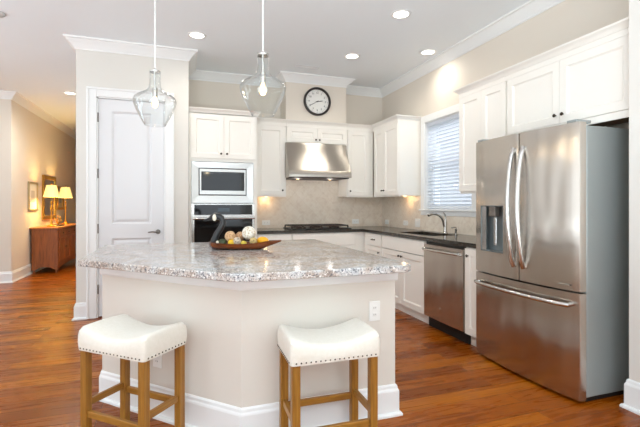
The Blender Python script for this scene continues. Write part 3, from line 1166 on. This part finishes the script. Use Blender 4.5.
mb.box(bx0, bx1, yb - .004, yb, bz0, bz1).box(bx0, bx0 + .004, yf + .016, yb, bz0, bz1).box(bx1 - .004, bx1, yf + .003, yb, bz0, bz1).box(bx0, bx1, yf + .016, yb, bz0, bz0 + .006).box(bx0, bx1, yf + .012, yb, bz1 - .006, bz1)
mb.build('dispenser_recess', M['recess'], o, label='pale blue-grey dispenser recess')
MB().box(bx0 + .004, bx0 + .055, yf + .02, yf + .026, bz0 + .006, bz1 - .006).build('dispenser_panel', M['steel_light'], o)
MB().box(bx0 + .10, bx0 + .17, -.02, .03, bz1 - .085, bz1 - .006, .004).build('dispenser_nozzle', mat('nozzle_grey', (120, 112, 104), .4, .4), o)
MB().box(bx0 + .12, bx0 + .15, .01, .02, bz0 + .05, bz1 - .09, .003).build('dispenser_paddle', M['steel_light'], o)
o2 = bulged(fd + .003, fw - .002, zf + .008, zt, .036).build('right_door', M['steel'], t, True, angle=30)
o3 = bulged(.002, fw - .002, .022, zf - .004, .036).build('freezer_drawer', M['steel'], t, True, angle=30)


def fhandle(x, parent, z0=.80, z1=1.655, lean=.0):
    pts, rs = [], []
    for i in range(17):
        u = i / 16
        z = z0 + (z1 - z0) * u
        y = -.04 - .055 * math.sin(PI * u) ** .6
        pts.append((x + lean * math.sin(PI * u), y, z))
        rs.append(.0175)
    pts = [(x, -.02, z0 + .012)] + pts + [(x, -.02, z1 - .012)]
    rs = [.016] + rs + [.016]
    return MB().tube(pts, rs, 12).build('handle', M['steel_light'], parent, True)


fhandle(fd - .045, o)
fhandle(fd + .045, o2)
pts, rs = [], []
for i in range(17):
    u = i / 16
    pts.append((.05 + (fw - .10) * u, -.04 - .05 * math.sin(PI * u) ** .5, .615 - .0 * u))
    rs.append(.015)
MB().tube([(.06, -.01, .615)] + pts + [(fw - .06, -.01, .615)], [.014] + rs + [.014], 12).build('handle', M['steel_light'], o3, True)
for x in (.06, fw - .06):
    MB().box(x - .035, x + .035, .0, .13, zt + .001, zt + .02, .004).build('hinge_cover', M['grey_side'], t)
# small embossed word plate low on the right door
nm = MB()
MB().box(fw - .135, fw - .055, -.025, -.015, zf + .035, zf + .047, .001).build('nameplate', M['chrome'], t, label='small polished nameplate')

# ------------------------------------------------------------------ island
t = thing('kitchen_island', 'cream painted kitchen island body with angled corner and white baseboard', 'kitchen island', (.35, 2.9, 0))
L_ = [(.30, 2.16), (1.209, 2.16), (1.209, 3.62), (-.48, 3.62), (-.48, 2.94)]
mb = MB().prism([(x - .35, y - 2.9) for x, y in L_], 0.0, .8745)
mb.build('island_body', M['island'], t)
path = [(-.48, 3.62), (-.48, 2.94), (.30, 2.16), (1.209, 2.16), (1.209, 3.62)]
pl = [(x - .35, y - 2.9) for x, y in path]
MB().sweep(BASE, pl).build('baseboard', M['trim'], t)
AP = [(0.0005, .797), (.008, .797), (.013, .806), (.013, .8735), (.0005, .8735)]
MB().sweep(AP, pl).build('apron', M['trim'], t)


def rounded(poly, radii, seg=6):
    out = []
    n = len(poly)
    for i in range(n):
        p = Vector(poly[i]); a = Vector(poly[i - 1]) - p; b = Vector(poly[(i + 1) % n]) - p
        r = radii[i]
        if r <= 0:
            out.append(tuple(p)); continue
        la, lb = a.normalized(), b.normalized()
        th = la.angle(lb)
        d = r / math.tan(th / 2)
        c = p + (la + lb).normalized() * (r / math.sin(th / 2))
        s_, e_ = p + la * d, p + lb * d
        v0, v1 = s_ - c, e_ - c
        a0 = math.atan2(v0.y, v0.x); a1 = math.atan2(v1.y, v1.x)
        da = (a1 - a0 + PI) % (2 * PI) - PI
        for k in range(seg + 1):
            an = a0 + da * k / seg
            out.append((c.x + r * math.cos(an), c.y + r * math.sin(an)))
    return out


cp = rounded([(.255, 1.955), (1.226, 1.955), (1.226, 3.76), (-.59, 3.76), (-.59, 2.80)], [.22, .08, .03, .03, .04])
mb = MB()
lay = []
# slightly rough eased edge
for z, ins in ((.8755, .006), (.879, .0), (.909, .0), (.915, .007)):
    cx, cy = .33, 2.85
    lay.append([(x + (cx - x) * ins / .9, y + (cy - y) * ins / .9, z) for x, y in cp])
n = len(cp)
vs_ = [p for l in lay for p in l]
fs_ = [tuple(range(n - 1, -1, -1)), tuple(range(3 * n, 4 * n))]
for l in range(3):
    for i in range(n):
        fs_.append((l * n + i, l * n + (i + 1) % n, (l + 1) * n + (i + 1) % n, (l + 1) * n + i))
mb.add(vs_, fs_)
ic = mb.build('island_worktop', M['granite'])
tag(ic, 'speckled pink-grey granite worktop with angled corner on the island', 'worktop')


def outlet(name, label, loc, rz, horiz=False, gang=1, kind='outlet', kk=1.0):
    t = thing(name, label, 'outlet' if kind == 'outlet' else 'light switch', loc, rz)
    w_, h_ = .07 * (1 if gang == 1 else 1.64), .115
    if horiz: w_, h_ = h_, w_
    w_ *= kk; h_ *= kk
    MB().box(-w_ / 2, w_ / 2, -.006, -.0002, -h_ / 2, h_ / 2, .002).build('cover_plate', M['plate'], t)
    for s_ in (-1, 1):
        if kind == 'switch':
            MB().box(s_ * .023 * kk - .015 * kk, s_ * .023 * kk + .015 * kk, -.009, -.0061, -.033 * kk, .033 * kk, .001).build('rocker', M['plate'], t)
        else:
            cx, cz = (s_ * .02 * kk, 0) if horiz else (0, s_ * .02 * kk)
            q = MB().box(cx - .014 * kk, cx + .014 * kk, -.0075, -.0061, cz - .013 * kk, cz + .013 * kk, .001).build('socket', M['plate'], t)
            mb = MB()
            for sx2 in (-.006, .006):
                if horiz:
                    mb.box(cx - .005, cx + .005, -.0079, -.0076, cz + sx2 - .0012, cz + sx2 + .0012)
                else:
                    mb.box(cx + sx2 - .0012, cx + sx2 + .0012, -.0079, -.0076, cz - .005, cz + .005)
            mb.build('slots', M['slot'], q)
    return t


outlet('electrical_outlet', 'white outlet plate on the cream front face of the island', (1.072, 2.16, .625), 0)
outlet('electrical_outlet', 'white outlet plate on the angled side of the island behind the left stool', (-.13, 2.59, .345), R(-45))
outlet('electrical_outlet', 'white horizontal outlet on the backsplash just right of the oven tower', (1.15, BY - .013, .992), 0, True)
outlet('electrical_outlet', 'white horizontal outlet on the backsplash just right of the cooktop', (2.54, BY - .013, .992), 0, True)
outlet('electrical_outlet', 'white outlet on the right-hand backsplash nearest the corner', (WX - .013, 5.60, .985), R(-90), True)
outlet('electrical_outlet', 'white outlet on the backsplash below the corner wall cabinet, beside the double switch', (WX - .013, 5.05, .992), R(-90), True)
outlet('light_switch', 'white double rocker switch on the backsplash left of the window', (WX - .013, 4.745, 1.005), R(-90), False, 2, 'switch')


# ------------------------------------------------------------------ stools
def make_stool(label, loc, rz):
    t = thing('counter_stool', label, 'stool', loc, rz, 'cream saddle-seat counter stools')
    w_, d = .452, .30
    zb = .50
    nx, ny = 26, 16
    mb = MB()
    idx = {}
    def top(x, y):
        u = abs(2 * x / w_)
        v_ = abs(2 * y / d)
        z = .576 + .05 * min(u, 1) ** 1.8
        z += .006 * (1 - v_ ** 2)
        ex = max(0, (u - .87) / .13)
        ey = max(0, (v_ - .80) / .20)
        e_ = min(1, (ex ** 2 + ey ** 2) ** .5)
        z -= .026 * (1 - (1 - e_ ** 2) ** .5)
        return z
    for i in range(nx + 1):
        for j in range(ny + 1):
            # cosine spacing towards the edges
            x = -w_ / 2 * math.cos(PI * i / nx)
            y = -d / 2 * math.cos(PI * j / ny)
            cx_, cy_ = x, y
            # round the plan corners
            rr_ = .02
            qx, qy = abs(x) - (w_ / 2 - rr_), abs(y) - (d / 2 - rr_)
            if qx > 0 and qy > 0:
                l_ = math.hypot(qx, qy)
                m2 = max(qx, qy)
                s_ = m2 / l_
                cx_ = math.copysign(w_ / 2 - rr_ + qx * s_, x)
                cy_ = math.copysign(d / 2 - rr_ + qy * s_, y)
            idx[i, j] = len(mb.v)
            mb.v.append((cx_, cy_, top(x, y)))
    for i in range(nx):
        for j in range(ny):
            mb.f.append((idx[i, j], idx[i + 1, j], idx[i + 1, j + 1], idx[i, j + 1]))
    ring = [idx[i, 0] for i in range(nx)] + [idx[nx, j] for j in range(ny)] + [idx[i, ny] for i in range(nx, 0, -1)] + [idx[0, j] for j in range(ny, 0, -1)]
    n = len(ring)
    prev = ring
    zt_ = [mb.v[i][2] for i in ring]
    for lv, out in ((.25, .004), (.6, .005), (1.0, .001)):
        cur = []
        for k_, i in enumerate(ring):
            x, y, _ = mb.v[i]
            s_ = 1 + out / .15
            cur.append(len(mb.v))
            mb.v.append((x * (1 + out / (w_ / 2)), y * (1 + out / (d / 2)), zt_[k_] + (zb - zt_[k_]) * lv))
        for k_ in range(n):
            mb.f.append((prev[k_], prev[(k_ + 1) % n], cur[(k_ + 1) % n], cur[k_]))
        prev = cur
    mb.f.append(tuple(prev))
    mb.build('seat', M['linen'], t, True, angle=60)
    sp = .0225
    nails = []
    def nail(x, y, nx_, ny_):
        if not nails:
            o = MB().sphere((0, 0, 0), .0044, 8).build('nailhead', M['nail'], t, True, loc=(x, y, zb + .012), label='small dark bronze nailhead')
        else:
            o = nails[0].copy()
            COL.objects.link(o)
            o.parent = t
            o.location = (x, y, zb + .012)
        nails.append(o)
    k_ = int((w_ - .05) / sp)
    for i in range(k_ + 1):
        x = -(w_ - .05) / 2 + (w_ - .05) * i / k_
        for s_ in (-1, 1):
            nail(x, s_ * (d / 2 + .0025), 0, s_)
    k_ = int((d - .05) / sp)
    for i in range(k_ + 1):
        y = -(d - .05) / 2 + (d - .05) * i / k_
        for s_ in (-1, 1):
            nail(s_ * (w_ / 2 + .0025), y, s_, 0)
    lw = .04
    lx, ly = w_ / 2 - lw / 2 - .008, d / 2 - lw / 2 - .008
    for sx2 in (-1, 1):
        for sy2 in (-1, 1):
            MB().box(-lw / 2, lw / 2, -lw / 2, lw / 2, 0, zb + .004, .003).build('leg', M['stool_wood'], t, loc=(sx2 * lx, sy2 * ly, 0))
    th = .02
    a, b_ = lx - lw / 2, ly - lw / 2
    MB().box(-a, a, -th / 2, th / 2, -.034, 0, .002).build('stretcher', M['stool_wood_x'], t, loc=(0, -ly, .185))
    MB().box(-a, a, -th / 2, th / 2, -.034, 0, .002).build('stretcher', M['stool_wood_x'], t, loc=(0, ly, .21))
    for s_ in (-1, 1):
        MB().box(-th / 2, th / 2, -b_, b_, -.034, 0, .002).build('stretcher', M['stool_wood_y'], t, loc=(s_ * lx, 0, .235))
    return t


ca, sa = math.cos(R(-40.1)), math.sin(R(-40.1))
# left stool: front-left corner (-.496,2.383) to front corner (-.152,2.093)
mx, my = -.236, 2.353
make_stool('cream saddle-seat counter stool at the angled island corner, left of the two', (mx, my, 0), R(-41.5))
make_stool('cream saddle-seat counter stool at the flat front of the island, right of the two', (.707, 1.963, 0), R(-1))

# ------------------------------------------------------------------ bird bowl and its contents
BC = (.432, 3.085, .9155)
t = thing('bird_shaped_bowl', 'carved wooden goose-shaped bowl with black neck on the granite island', 'bowl', BC, -math.atan(139 / 408))
n = 28
ns = 12
ou, inn = [], []
for i in range(n + 1):
    u = i / n                      # 0 left (neck) .. 1 tail tip
    x = -.235 + .53 * u
    if u < .12:
        hw_ = .035 + .055 * math.sin(u / .12 * PI / 2)
    elif u < .6:
        hw_ = .09 + .012 * math.sin((u - .12) / .48 * PI)
    else:
        q = (u - .6) / .4
        hw_ = max(.003, .09 * (1 - q) ** 1.15 + .003)
    rim = .058 - .012 * math.sin(min(u / .8, 1) * PI) + (.010 * ((u - .7) / .3) if u > .7 else 0)
    bot = 0.0 if u < .72 else (u - .72) / .28 * .056
    if u < .06: bot = .012 * (1 - u / .06)
    bot = min(bot, rim - .006)
    o_, i_ = [], []
    for k in range(ns + 1):
        a_ = PI * k / ns
        c_, s_ = math.cos(a_), math.sin(a_)
        e_ = .65
        yy_ = hw_ * math.copysign(abs(c_) ** e_, c_)
        o_.append((x, yy_, rim - (rim - bot) * s_ ** .8))
        ti = .008
        sc = max(.2, (hw_ - ti) / hw_) if hw_ > ti else .3
        i_.append((x, yy_ * sc, rim - max(0, rim - bot - .009) * s_ ** .8))
    ou.append(o_)
    inn.append(i_)
mb = MB()
vs_, fs_ = [], []
m_ = ns + 1
for i in range(n + 1):
    vs_ += ou[i] + inn[i][::-1]
P_ = 2 * m_
for i in range(n):
    for k in range(P_):
        a_ = i * P_ + k
        b_ = i * P_ + (k + 1) % P_
        fs_.append((a_, b_, b_ + P_, a_ + P_))
fs_.append(tuple(range(P_)))
fs_.append(tuple(n * P_ + k for k in range(P_)))
# thick ends
mb.add(vs_, fs_)
mb.box(-.228, -.205, -.032, .032, .012, .052, .004)
mb.build('bowl', M['bowl_wood'], t, True, angle=50)
M['goose'] = mat('black_painted_wood', (34, 34, 36), .3)
pts = [(-.215, 0, .03), (-.205, 0, .07), (-.188, 0, .11), (-.165, 0, .145), (-.146, 0, .18), (-.141, 0, .208), (-.153, 0, .232), (-.178, 0, .245), (-.205, 0, .245), (-.226, 0, .235), (-.24, 0, .226)]
MB().tube(pts, [.028, .026, .024, .0225, .0215, .0215, .0225, .025, .027, .022, .013], 16).build('neck', M['goose'], t, True)
MB().tube([(-.232, 0, .232), (-.256, 0, .221), (-.275, 0, .215), (-.288, 0, .212)], [.0125, .010, .008, .004], 10).build('beak', M['goose'], t, True)
MB().sphere((-.2, -.021, .236), .026, 16, (.6, .42, 1.0)).build('cheek_patch', mat('cream_patch', (235, 228, 210), .5), t, True, label='cream oval cheek patch')


def ball(name, label, lx, ly, lz, r_, rgb, rough=.7, sq=(1, 1, 1), jit=0.0, spots=None):
    rz = -math.atan(139 / 408)
    x = BC[0] + lx * math.cos(rz) - ly * math.sin(rz)
    y = BC[1] + lx * math.sin(rz) + ly * math.cos(rz)
    m = mat(label[:20].replace(' ', '_'), rgb, rough)
    if spots:
        v = coords(m)
        vo = nd(m, 'ShaderNodeTexVoronoi')
        vo.inputs['Scale'].default_value = spots[1]
        lk(m, v, vo.inputs['Vector'])
        rp = ramp(m, [(.25, spots[0]), (.6, rgb)])
        lk(m, vo.outputs['Distance'], rp.inputs[0])
        lk(m, rp.outputs[0], bsdf(m).inputs['Base Color'])
        bump(m, vo.outputs['Distance'], .5, .004)
    o = MB().sphere((0, 0, 0), r_, 24, sq, jit).build(name, m, None, True, loc=(x, y, BC[2] + lz), angle=180)
    o.rotation_euler = (0, 0, rz)
    return tag(o, label, {'decorative_ball': 'decoration', 'lemon': 'fruit', 'lime': 'fruit', 'orange': 'fruit'}.get(name, 'decoration'), 'things in the goose bowl')


ball('decorative_ball', 'tan woven decorative ball, leftmost large ball in the goose bowl', -.086, -.004, .094, .041, (214, 178, 136), .8, spots=((176, 134, 96), 70))
ball('decorative_ball', 'big white crackled decorative ball on top of the pile in the bowl', .052, .006, .118, .052, (236, 230, 218), .8, spots=((196, 176, 150), 60), jit=.03)
ball('decorative_ball', 'small pinkish tan ball behind between the tan and the white balls', -.024, .052, .092, .034, (206, 166, 126), .8, spots=((168, 124, 90), 80))
ball('decorative_ball', 'mottled grey and beige ball in front of the big white ball', -.025, -.048, .062, .031, (206, 190, 168), .75, spots=((138, 122, 108), 70))
ball('decorative_ball', 'olive and tan mottled ball below right of the big white ball', .094, -.046, .062, .029, (196, 172, 116), .75, spots=((140, 122, 72), 60))
ball('lemon', 'small yellow fruit left of the mottled grey ball in the bowl', -.066, -.05, .052, .023, (238, 194, 46), .45, (1.2, 1, 1))
ball('lemon', 'small yellow-green fruit peeping between the two mottled balls', .025, -.062, .048, .02, (206, 182, 62), .45, (1.1, 1, 1))
ball('orange', 'bright yellow-orange oval fruit at the tail end of the goose bowl', .155, .0, .062, .035, (248, 176, 22), .4, (1.3, 1, .85))
ball('lime', 'dark green oval fruit at the neck end of the goose bowl', -.142, -.02, .052, .028, (62, 72, 44), .45, (1.15, 1, .85))
ball('pebble', 'tiny white round pebble beside the goose neck in the bowl', -.172, -.045, .055, .011, (238, 232, 214), .5)

# ------------------------------------------------------------------ pendants
def pendant(label, x, y, first=None):
    if first is None:
        t = thing('pendant_light', label, 'pendant light', (x, y, 0), 0, 'clear glass pendants over the island')
        zt_, zb_ = 2.125, 1.772
        P1 = [(.034, zt_), (.034, zt_ - .04), (.0345, zt_ - .075), (.040, zt_ - .105), (.06, zt_ - .13), (.10, zt_ - .15), (.126, zt_ - .168), (.136, zt_ - .19), (.132, zt_ - .215), (.115, zt_ - .26), (.092, zt_ - .305), (.076, zt_ - .335), (.066, zb_)]
        inner = [(max(r_ - .0035, .001), h) for r_, h in P1][::-1]
        MB().lathe(P1 + inner, (0, 0, 0), 40, closed=True).build('glass_shade', M['clear'], t, True, angle=80)
        MB().lathe([(0, zt_ + .022), (.008, zt_ + .022), (.012, zt_ + .012), (.034, zt_ + .008), (.034, zt_ - .004), (0, zt_ - .004)], (0, 0, 0), 24).build('cap', M['chrome'], t, True)
        MB().tube([(0, 0, zt_ + .02), (0, 0, CH - .02)], .0048, 8).build('cord', mat('clear_cord', (226, 226, 224), .3), t, True)
        MB().lathe([(0, CH - .001), (.062, CH - .001), (.062, CH - .012), (.05, CH - .024), (.012, CH - .03), (0, CH - .03)], (0, 0, 0), 28).build('canopy', M['chrome'], t, True)
        so = MB().lathe([(0, zt_ - .004), (.006, zt_ - .004), (.006, zt_ - .10), (.016, zt_ - .105), (.016, zt_ - .165), (0, zt_ - .165)], (0, 0, 0), 16).build('socket', M['chrome'], t, True)
        MB().lathe([(.010, zt_ - .166), (.011, zt_ - .175), (.017, zt_ - .195), (.019, zt_ - .21), (.015, zt_ - .228), (0.0, zt_ - .236)], (0, 0, 0), 16).build('bulb', M['bulb'], so, True)
    else:
        t = copy_tree(first)
        t.location = (x, y, 0)
        t['label'] = label
    l = bpy.data.lights.new('pendant_lamp', 'POINT')
    l.energy = 2.5
    l.color = (1, .78, .5)
    l.shadow_soft_size = .03
    o = bpy.data.objects.new('pendant_lamp', l)
    COL.objects.link(o)
    o.parent = t
    o.location = (0, 0, 1.86)
    return t


p1 = pendant('clear glass pendant hanging over the left of the island, before the pantry door', -.163, 2.91)
for ch in list(p1.children):
    if ch.type == 'LIGHT':
        bpy.data.objects.remove(ch)
p2 = pendant('clear glass pendant hanging over the middle of the island, before the wall oven', .456, 2.38, p1)
for q in (p1,):
    l = p2.children[-1]
    c_ = [k for k in p2.children if k.type == 'LIGHT'][0].copy()
    COL.objects.link(c_)
    c_.parent = p1

# ------------------------------------------------------------------ recessed lights, vent
spots = [(.161, 4.522, 'recessed ceiling light above the wall oven, lit'),
         (1.968, 3.403, 'recessed ceiling light nearest the camera, right of centre, lit'),
         (1.961, 4.553, 'recessed ceiling light in front of the clock, lit'),
         (2.758, 4.145, 'recessed ceiling light close to the right crown moulding, lit'),
         (-1.693, 7.523, 'recessed ceiling light over the hallway, lit')]
first = None
for x, y, lab in spots:
    if first is None:
        t = first = thing('recessed_light', 'round white ' + lab, 'ceiling light', (x, y, CH), 0, 'recessed ceiling lights')
        MB().lathe([(.072, -.001), (.072, -.006), (.09, -.008), (.098, -.004), (.098, -.0005), (.072, -.0005)], (0, 0, 0), 32, closed=True).build('trim_ring', M['trim'], t, True)
        MB().lathe([(0, -.004), (.0715, -.004), (.0715, -.0006), (0, -.0006)], (0, 0, 0), 32).build('lens', M['lamp_disc'], t)
    else:
        t = copy_tree(first)
        t.location = (x, y, CH)
        t['label'] = 'round white ' + lab
    l = bpy.data.lights.new('recessed_lamp', 'SPOT')
    l.energy = 24 if y < 7 else 150
    l.spot_size = R(165)
    l.spot_blend = 1.0
    l.color = (1, .95, .84)
    l.shadow_soft_size = .07
    o = bpy.data.objects.new('recessed_lamp', l)
    COL.objects.link(o)
    o.location = (x, y, CH - .03)

t = thing('smoke_detector', 'round grey-white unlit ceiling fixture cut by the left edge of the photo', 'ceiling fixture', (-1.63, 4.6, CH))
MB().lathe([(0, -.028), (.045, -.028), (.058, -.018), (.062, -.004), (.062, -.0005)], (0, 0, 0), 28).build('housing', mat('fixture_grey', (200, 199, 196), .5), t, True)
t = thing('ceiling_vent', 'narrow slotted air vent in the ceiling in front of the chimney breast', 'vent', (1.55, 5.10, CH), 0)
MB().box(-.17, .17, -.04, -.032, -.005, -.0005).box(-.17, .17, .032, .04, -.005, -.0005).box(-.17, -.16, -.032, .032, -.005, -.0005).box(.16, .17, -.032, .032, -.005, -.0005).build('frame', M['trim'], t)
mb = MB()
for y in (-.016, .0, .016):
    mb.box(-.16, .16, y - .002, y + .002, -.006, -.0013)
mb.build('louvres', M['trim'], t)
MB().box(-.16, .16, -.032, .032, -.0012, -.0005).build('duct', mat('duct_dark', (96, 94, 92), .8), t)

# ------------------------------------------------------------------ hallway furniture
t = thing('chest_of_drawers', 'reddish brown wooden sideboard with cupboard doors against the hallway wall', 'sideboard', (-2.575, 8.62, 0))
cl, cdd, chh = 1.75, .44, .84
# local: x = depth out from the wall, y along the wall
MB().box(.03, cdd, .0, cl, .14, chh - .03).build('body', M['chest_wood'], t)
MB().box(.0, cdd + .03, -.025, cl + .025, chh - .03, chh, .006).build('top', M['chest_top'], t)
dr = (cl - .1) / 4
for i in range(4):
    y0_, y1_ = .05 + i * dr + .008, .05 + (i + 1) * dr - .008
    d_ = MB().box(cdd, cdd + .015, y0_, y1_, chh - .19, chh - .05, .004).build('drawer', M['chest_wood'], t)
    MB().lathe([(.0, .022), (.012, .02), (.016, .012), (.006, .006), (.006, 0)], (cdd + .0155, (y0_ + y1_) / 2, chh - .12), 12, 'x').build('knob', M['bronze'], d_, True)
    d_ = MB()
    d_.box(cdd, cdd + .015, y0_, y0_ + .06, .17, chh - .205, .002).box(cdd, cdd + .015, y1_ - .06, y1_, .17, chh - .205, .002).box(cdd, cdd + .015, y0_ + .06, y1_ - .06, .17, .23).box(cdd, cdd + .015, y0_ + .06, y1_ - .06, chh - .265, chh - .205).box(cdd, cdd + .006, y0_ + .06, y1_ - .06, .23, chh - .265)
    d_ = d_.build('door', M['chest_wood'], t)
    MB().lathe([(.0, .022), (.012, .02), (.016, .012), (.006, .006), (.006, 0)], (cdd + .0155, y1_ - .03 if i % 2 == 0 else y0_ + .03, .45), 12, 'x').build('knob', M['bronze'], d_, True)
# scalloped skirt
sk = [(0, .14), (0, .05), (.06, .06), (.14, .11), (.22, .12), (.30, .11), (.38, .06), (cdd, .05), (cdd, .14)]
MB().prism_ax([(p + .0, q) for p, q in [(.03, .139), (.03, .06), (.09, .07), (.16, .11), (.24, .12), (.32, .11), (.38, .07), (.43, .06), (.43, .139)]], .0, .02, 'y').build('side_skirt', M['chest_wood'], t)
pk = [(0.02, .139), (.02, .06)] + [(.08 + (cl - .16) * i / 16, .085 + .03 * math.sin(PI * i / 16)) for i in range(17)] + [(cl - .02, .06), (cl - .02, .139)]
MB().prism_ax(pk, cdd - .02, cdd - .001, 'x').build('front_skirt', M['chest_wood'], t)
for (x, y) in ((cdd - .03, .03), (.06, .03), (cdd - .03, cl - .03), (.06, cl - .03)):
    MB().lathe([(.016, 0), (.02, .02), (.014, .04), (.024, .09), (.024, .1395)], (x, y, 0), 12).build('leg', M['chest_wood'], t, True)


def table_lamp(label, y):
    t = thing('table_lamp', label, 'lamp', (-2.30, y, .8405), 0, 'brass candlestick lamps on the sideboard')
    MB().lathe([(.0, 0), (.075, 0), (.078, .012), (.04, .03), (.018, .05), (.022, .08), (.012, .11), (.011, .3), (.02, .33), (.024, .35), (.012, .38), (.009, .43), (.016, .44), (.016, .47), (0, .475)], (0, 0, 0), 20).build('base', M['brass'], t, True)
    S = [(.135, .555), (.13, .565), (.082, .765), (.084, .775)]
    MB().lathe(S + [(r_ - .003, h) for r_, h in S[::-1]], (0, 0, 0), 28, closed=True).build('lamp_shade', M['shade'], t, True, label='glowing cream bell shade')
    MB().tube([(0, 0, .47), (0, 0, .80)], .003, 6).lathe([(0, .82), (.006, .812), (.008, .80), (.003, .79)], (0, 0, 0), 10).build('finial', M['brass'], t, True)
    l = bpy.data.lights.new('table_lamp_light', 'POINT')
    l.energy = 34
    l.color = (1, .74, .30)
    l.shadow_soft_size = .09
    o = bpy.data.objects.new('table_lamp_light', l)
    COL.objects.link(o)
    o.parent = t
    o.location = (0, 0, .66)


table_lamp('lit brass candlestick lamp on the sideboard, the nearer of the pair', 8.87)
table_lamp('lit brass candlestick lamp on the sideboard, the farther of the pair', 9.85)


def framed(name, label, cat, y0, y1, z0, z1, bw, frame_mat, inner_mat, inner_name, matb=None):
    t = thing(name, label, cat, (-2.579, y0, z0))
    w_, h_ = y1 - y0, z1 - z0
    MB().box(0, .03, 0, w_, 0, bw, .004).box(0, .03, 0, w_, h_ - bw, h_, .004).box(0, .03, 0, bw, bw, h_ - bw, .004).box(0, .03, w_ - bw, w_, bw, h_ - bw, .004).build('frame', frame_mat, t)
    MB().box(.002, .012, bw, w_ - bw, bw, h_ - bw).build(inner_name, inner_mat, t)
    if matb:
        MB().box(.0125, .0145, w_ * .3, w_ * .7, h_ * .3, h_ * .7).build('print', matb, t)
    return t


M['gold'] = mat('gilt_frame', (190, 150, 70), .35, .8)
M['silver_gold'] = mat('thin_champagne_frame', (190, 175, 140), .35, .7)
framed('mirror', 'tall gilt-framed mirror on the hallway wall behind the nearer lamp', 'mirror', 9.32, 10.18, .95, 1.84, .075, M['gold'], M['mirror'], 'mirror_glass')
framed('picture_frame', 'pale print in a thin champagne frame on the hallway wall left of the mirror', 'picture', 8.53, 9.0, 1.14, 1.665, .03, M['silver_gold'], mat('print_mount', (238, 234, 224), .6), 'mount', mat('pale_print', (205, 200, 190), .7))
framed('picture_frame', 'narrow gilt-framed picture on the hallway wall between the two lamps', 'picture', 10.3, 10.8, 1.14, 1.66, .05, M['gold'], mat('print_mount_dark', (206, 190, 150), .6), 'mount', mat('grey_print', (150, 150, 140), .7))
t = thing('gilt_ornament', 'small gilt branching ornament on a dark tray between the hallway lamps', 'ornament', (-2.28, 9.22, .8405))
MB().lathe([(0, 0), (.11, 0), (.125, .012), (.12, .02), (0, .016)], (0, 0, 0), 20).build('tray', M['black'], t, True)
mb = MB()
for i in range(7):
    a_ = i * 2.4
    mb.tube([(0, 0, .016), (.02 * math.cos(a_), .02 * math.sin(a_), .06), (.06 * math.cos(a_), .06 * math.sin(a_), .10 + .012 * i)], [.008, .006, .003], 8)
    mb.sphere((.06 * math.cos(a_), .06 * math.sin(a_), .10 + .012 * i), .014, 8)
mb.build('branches', M['brass'], t, True)
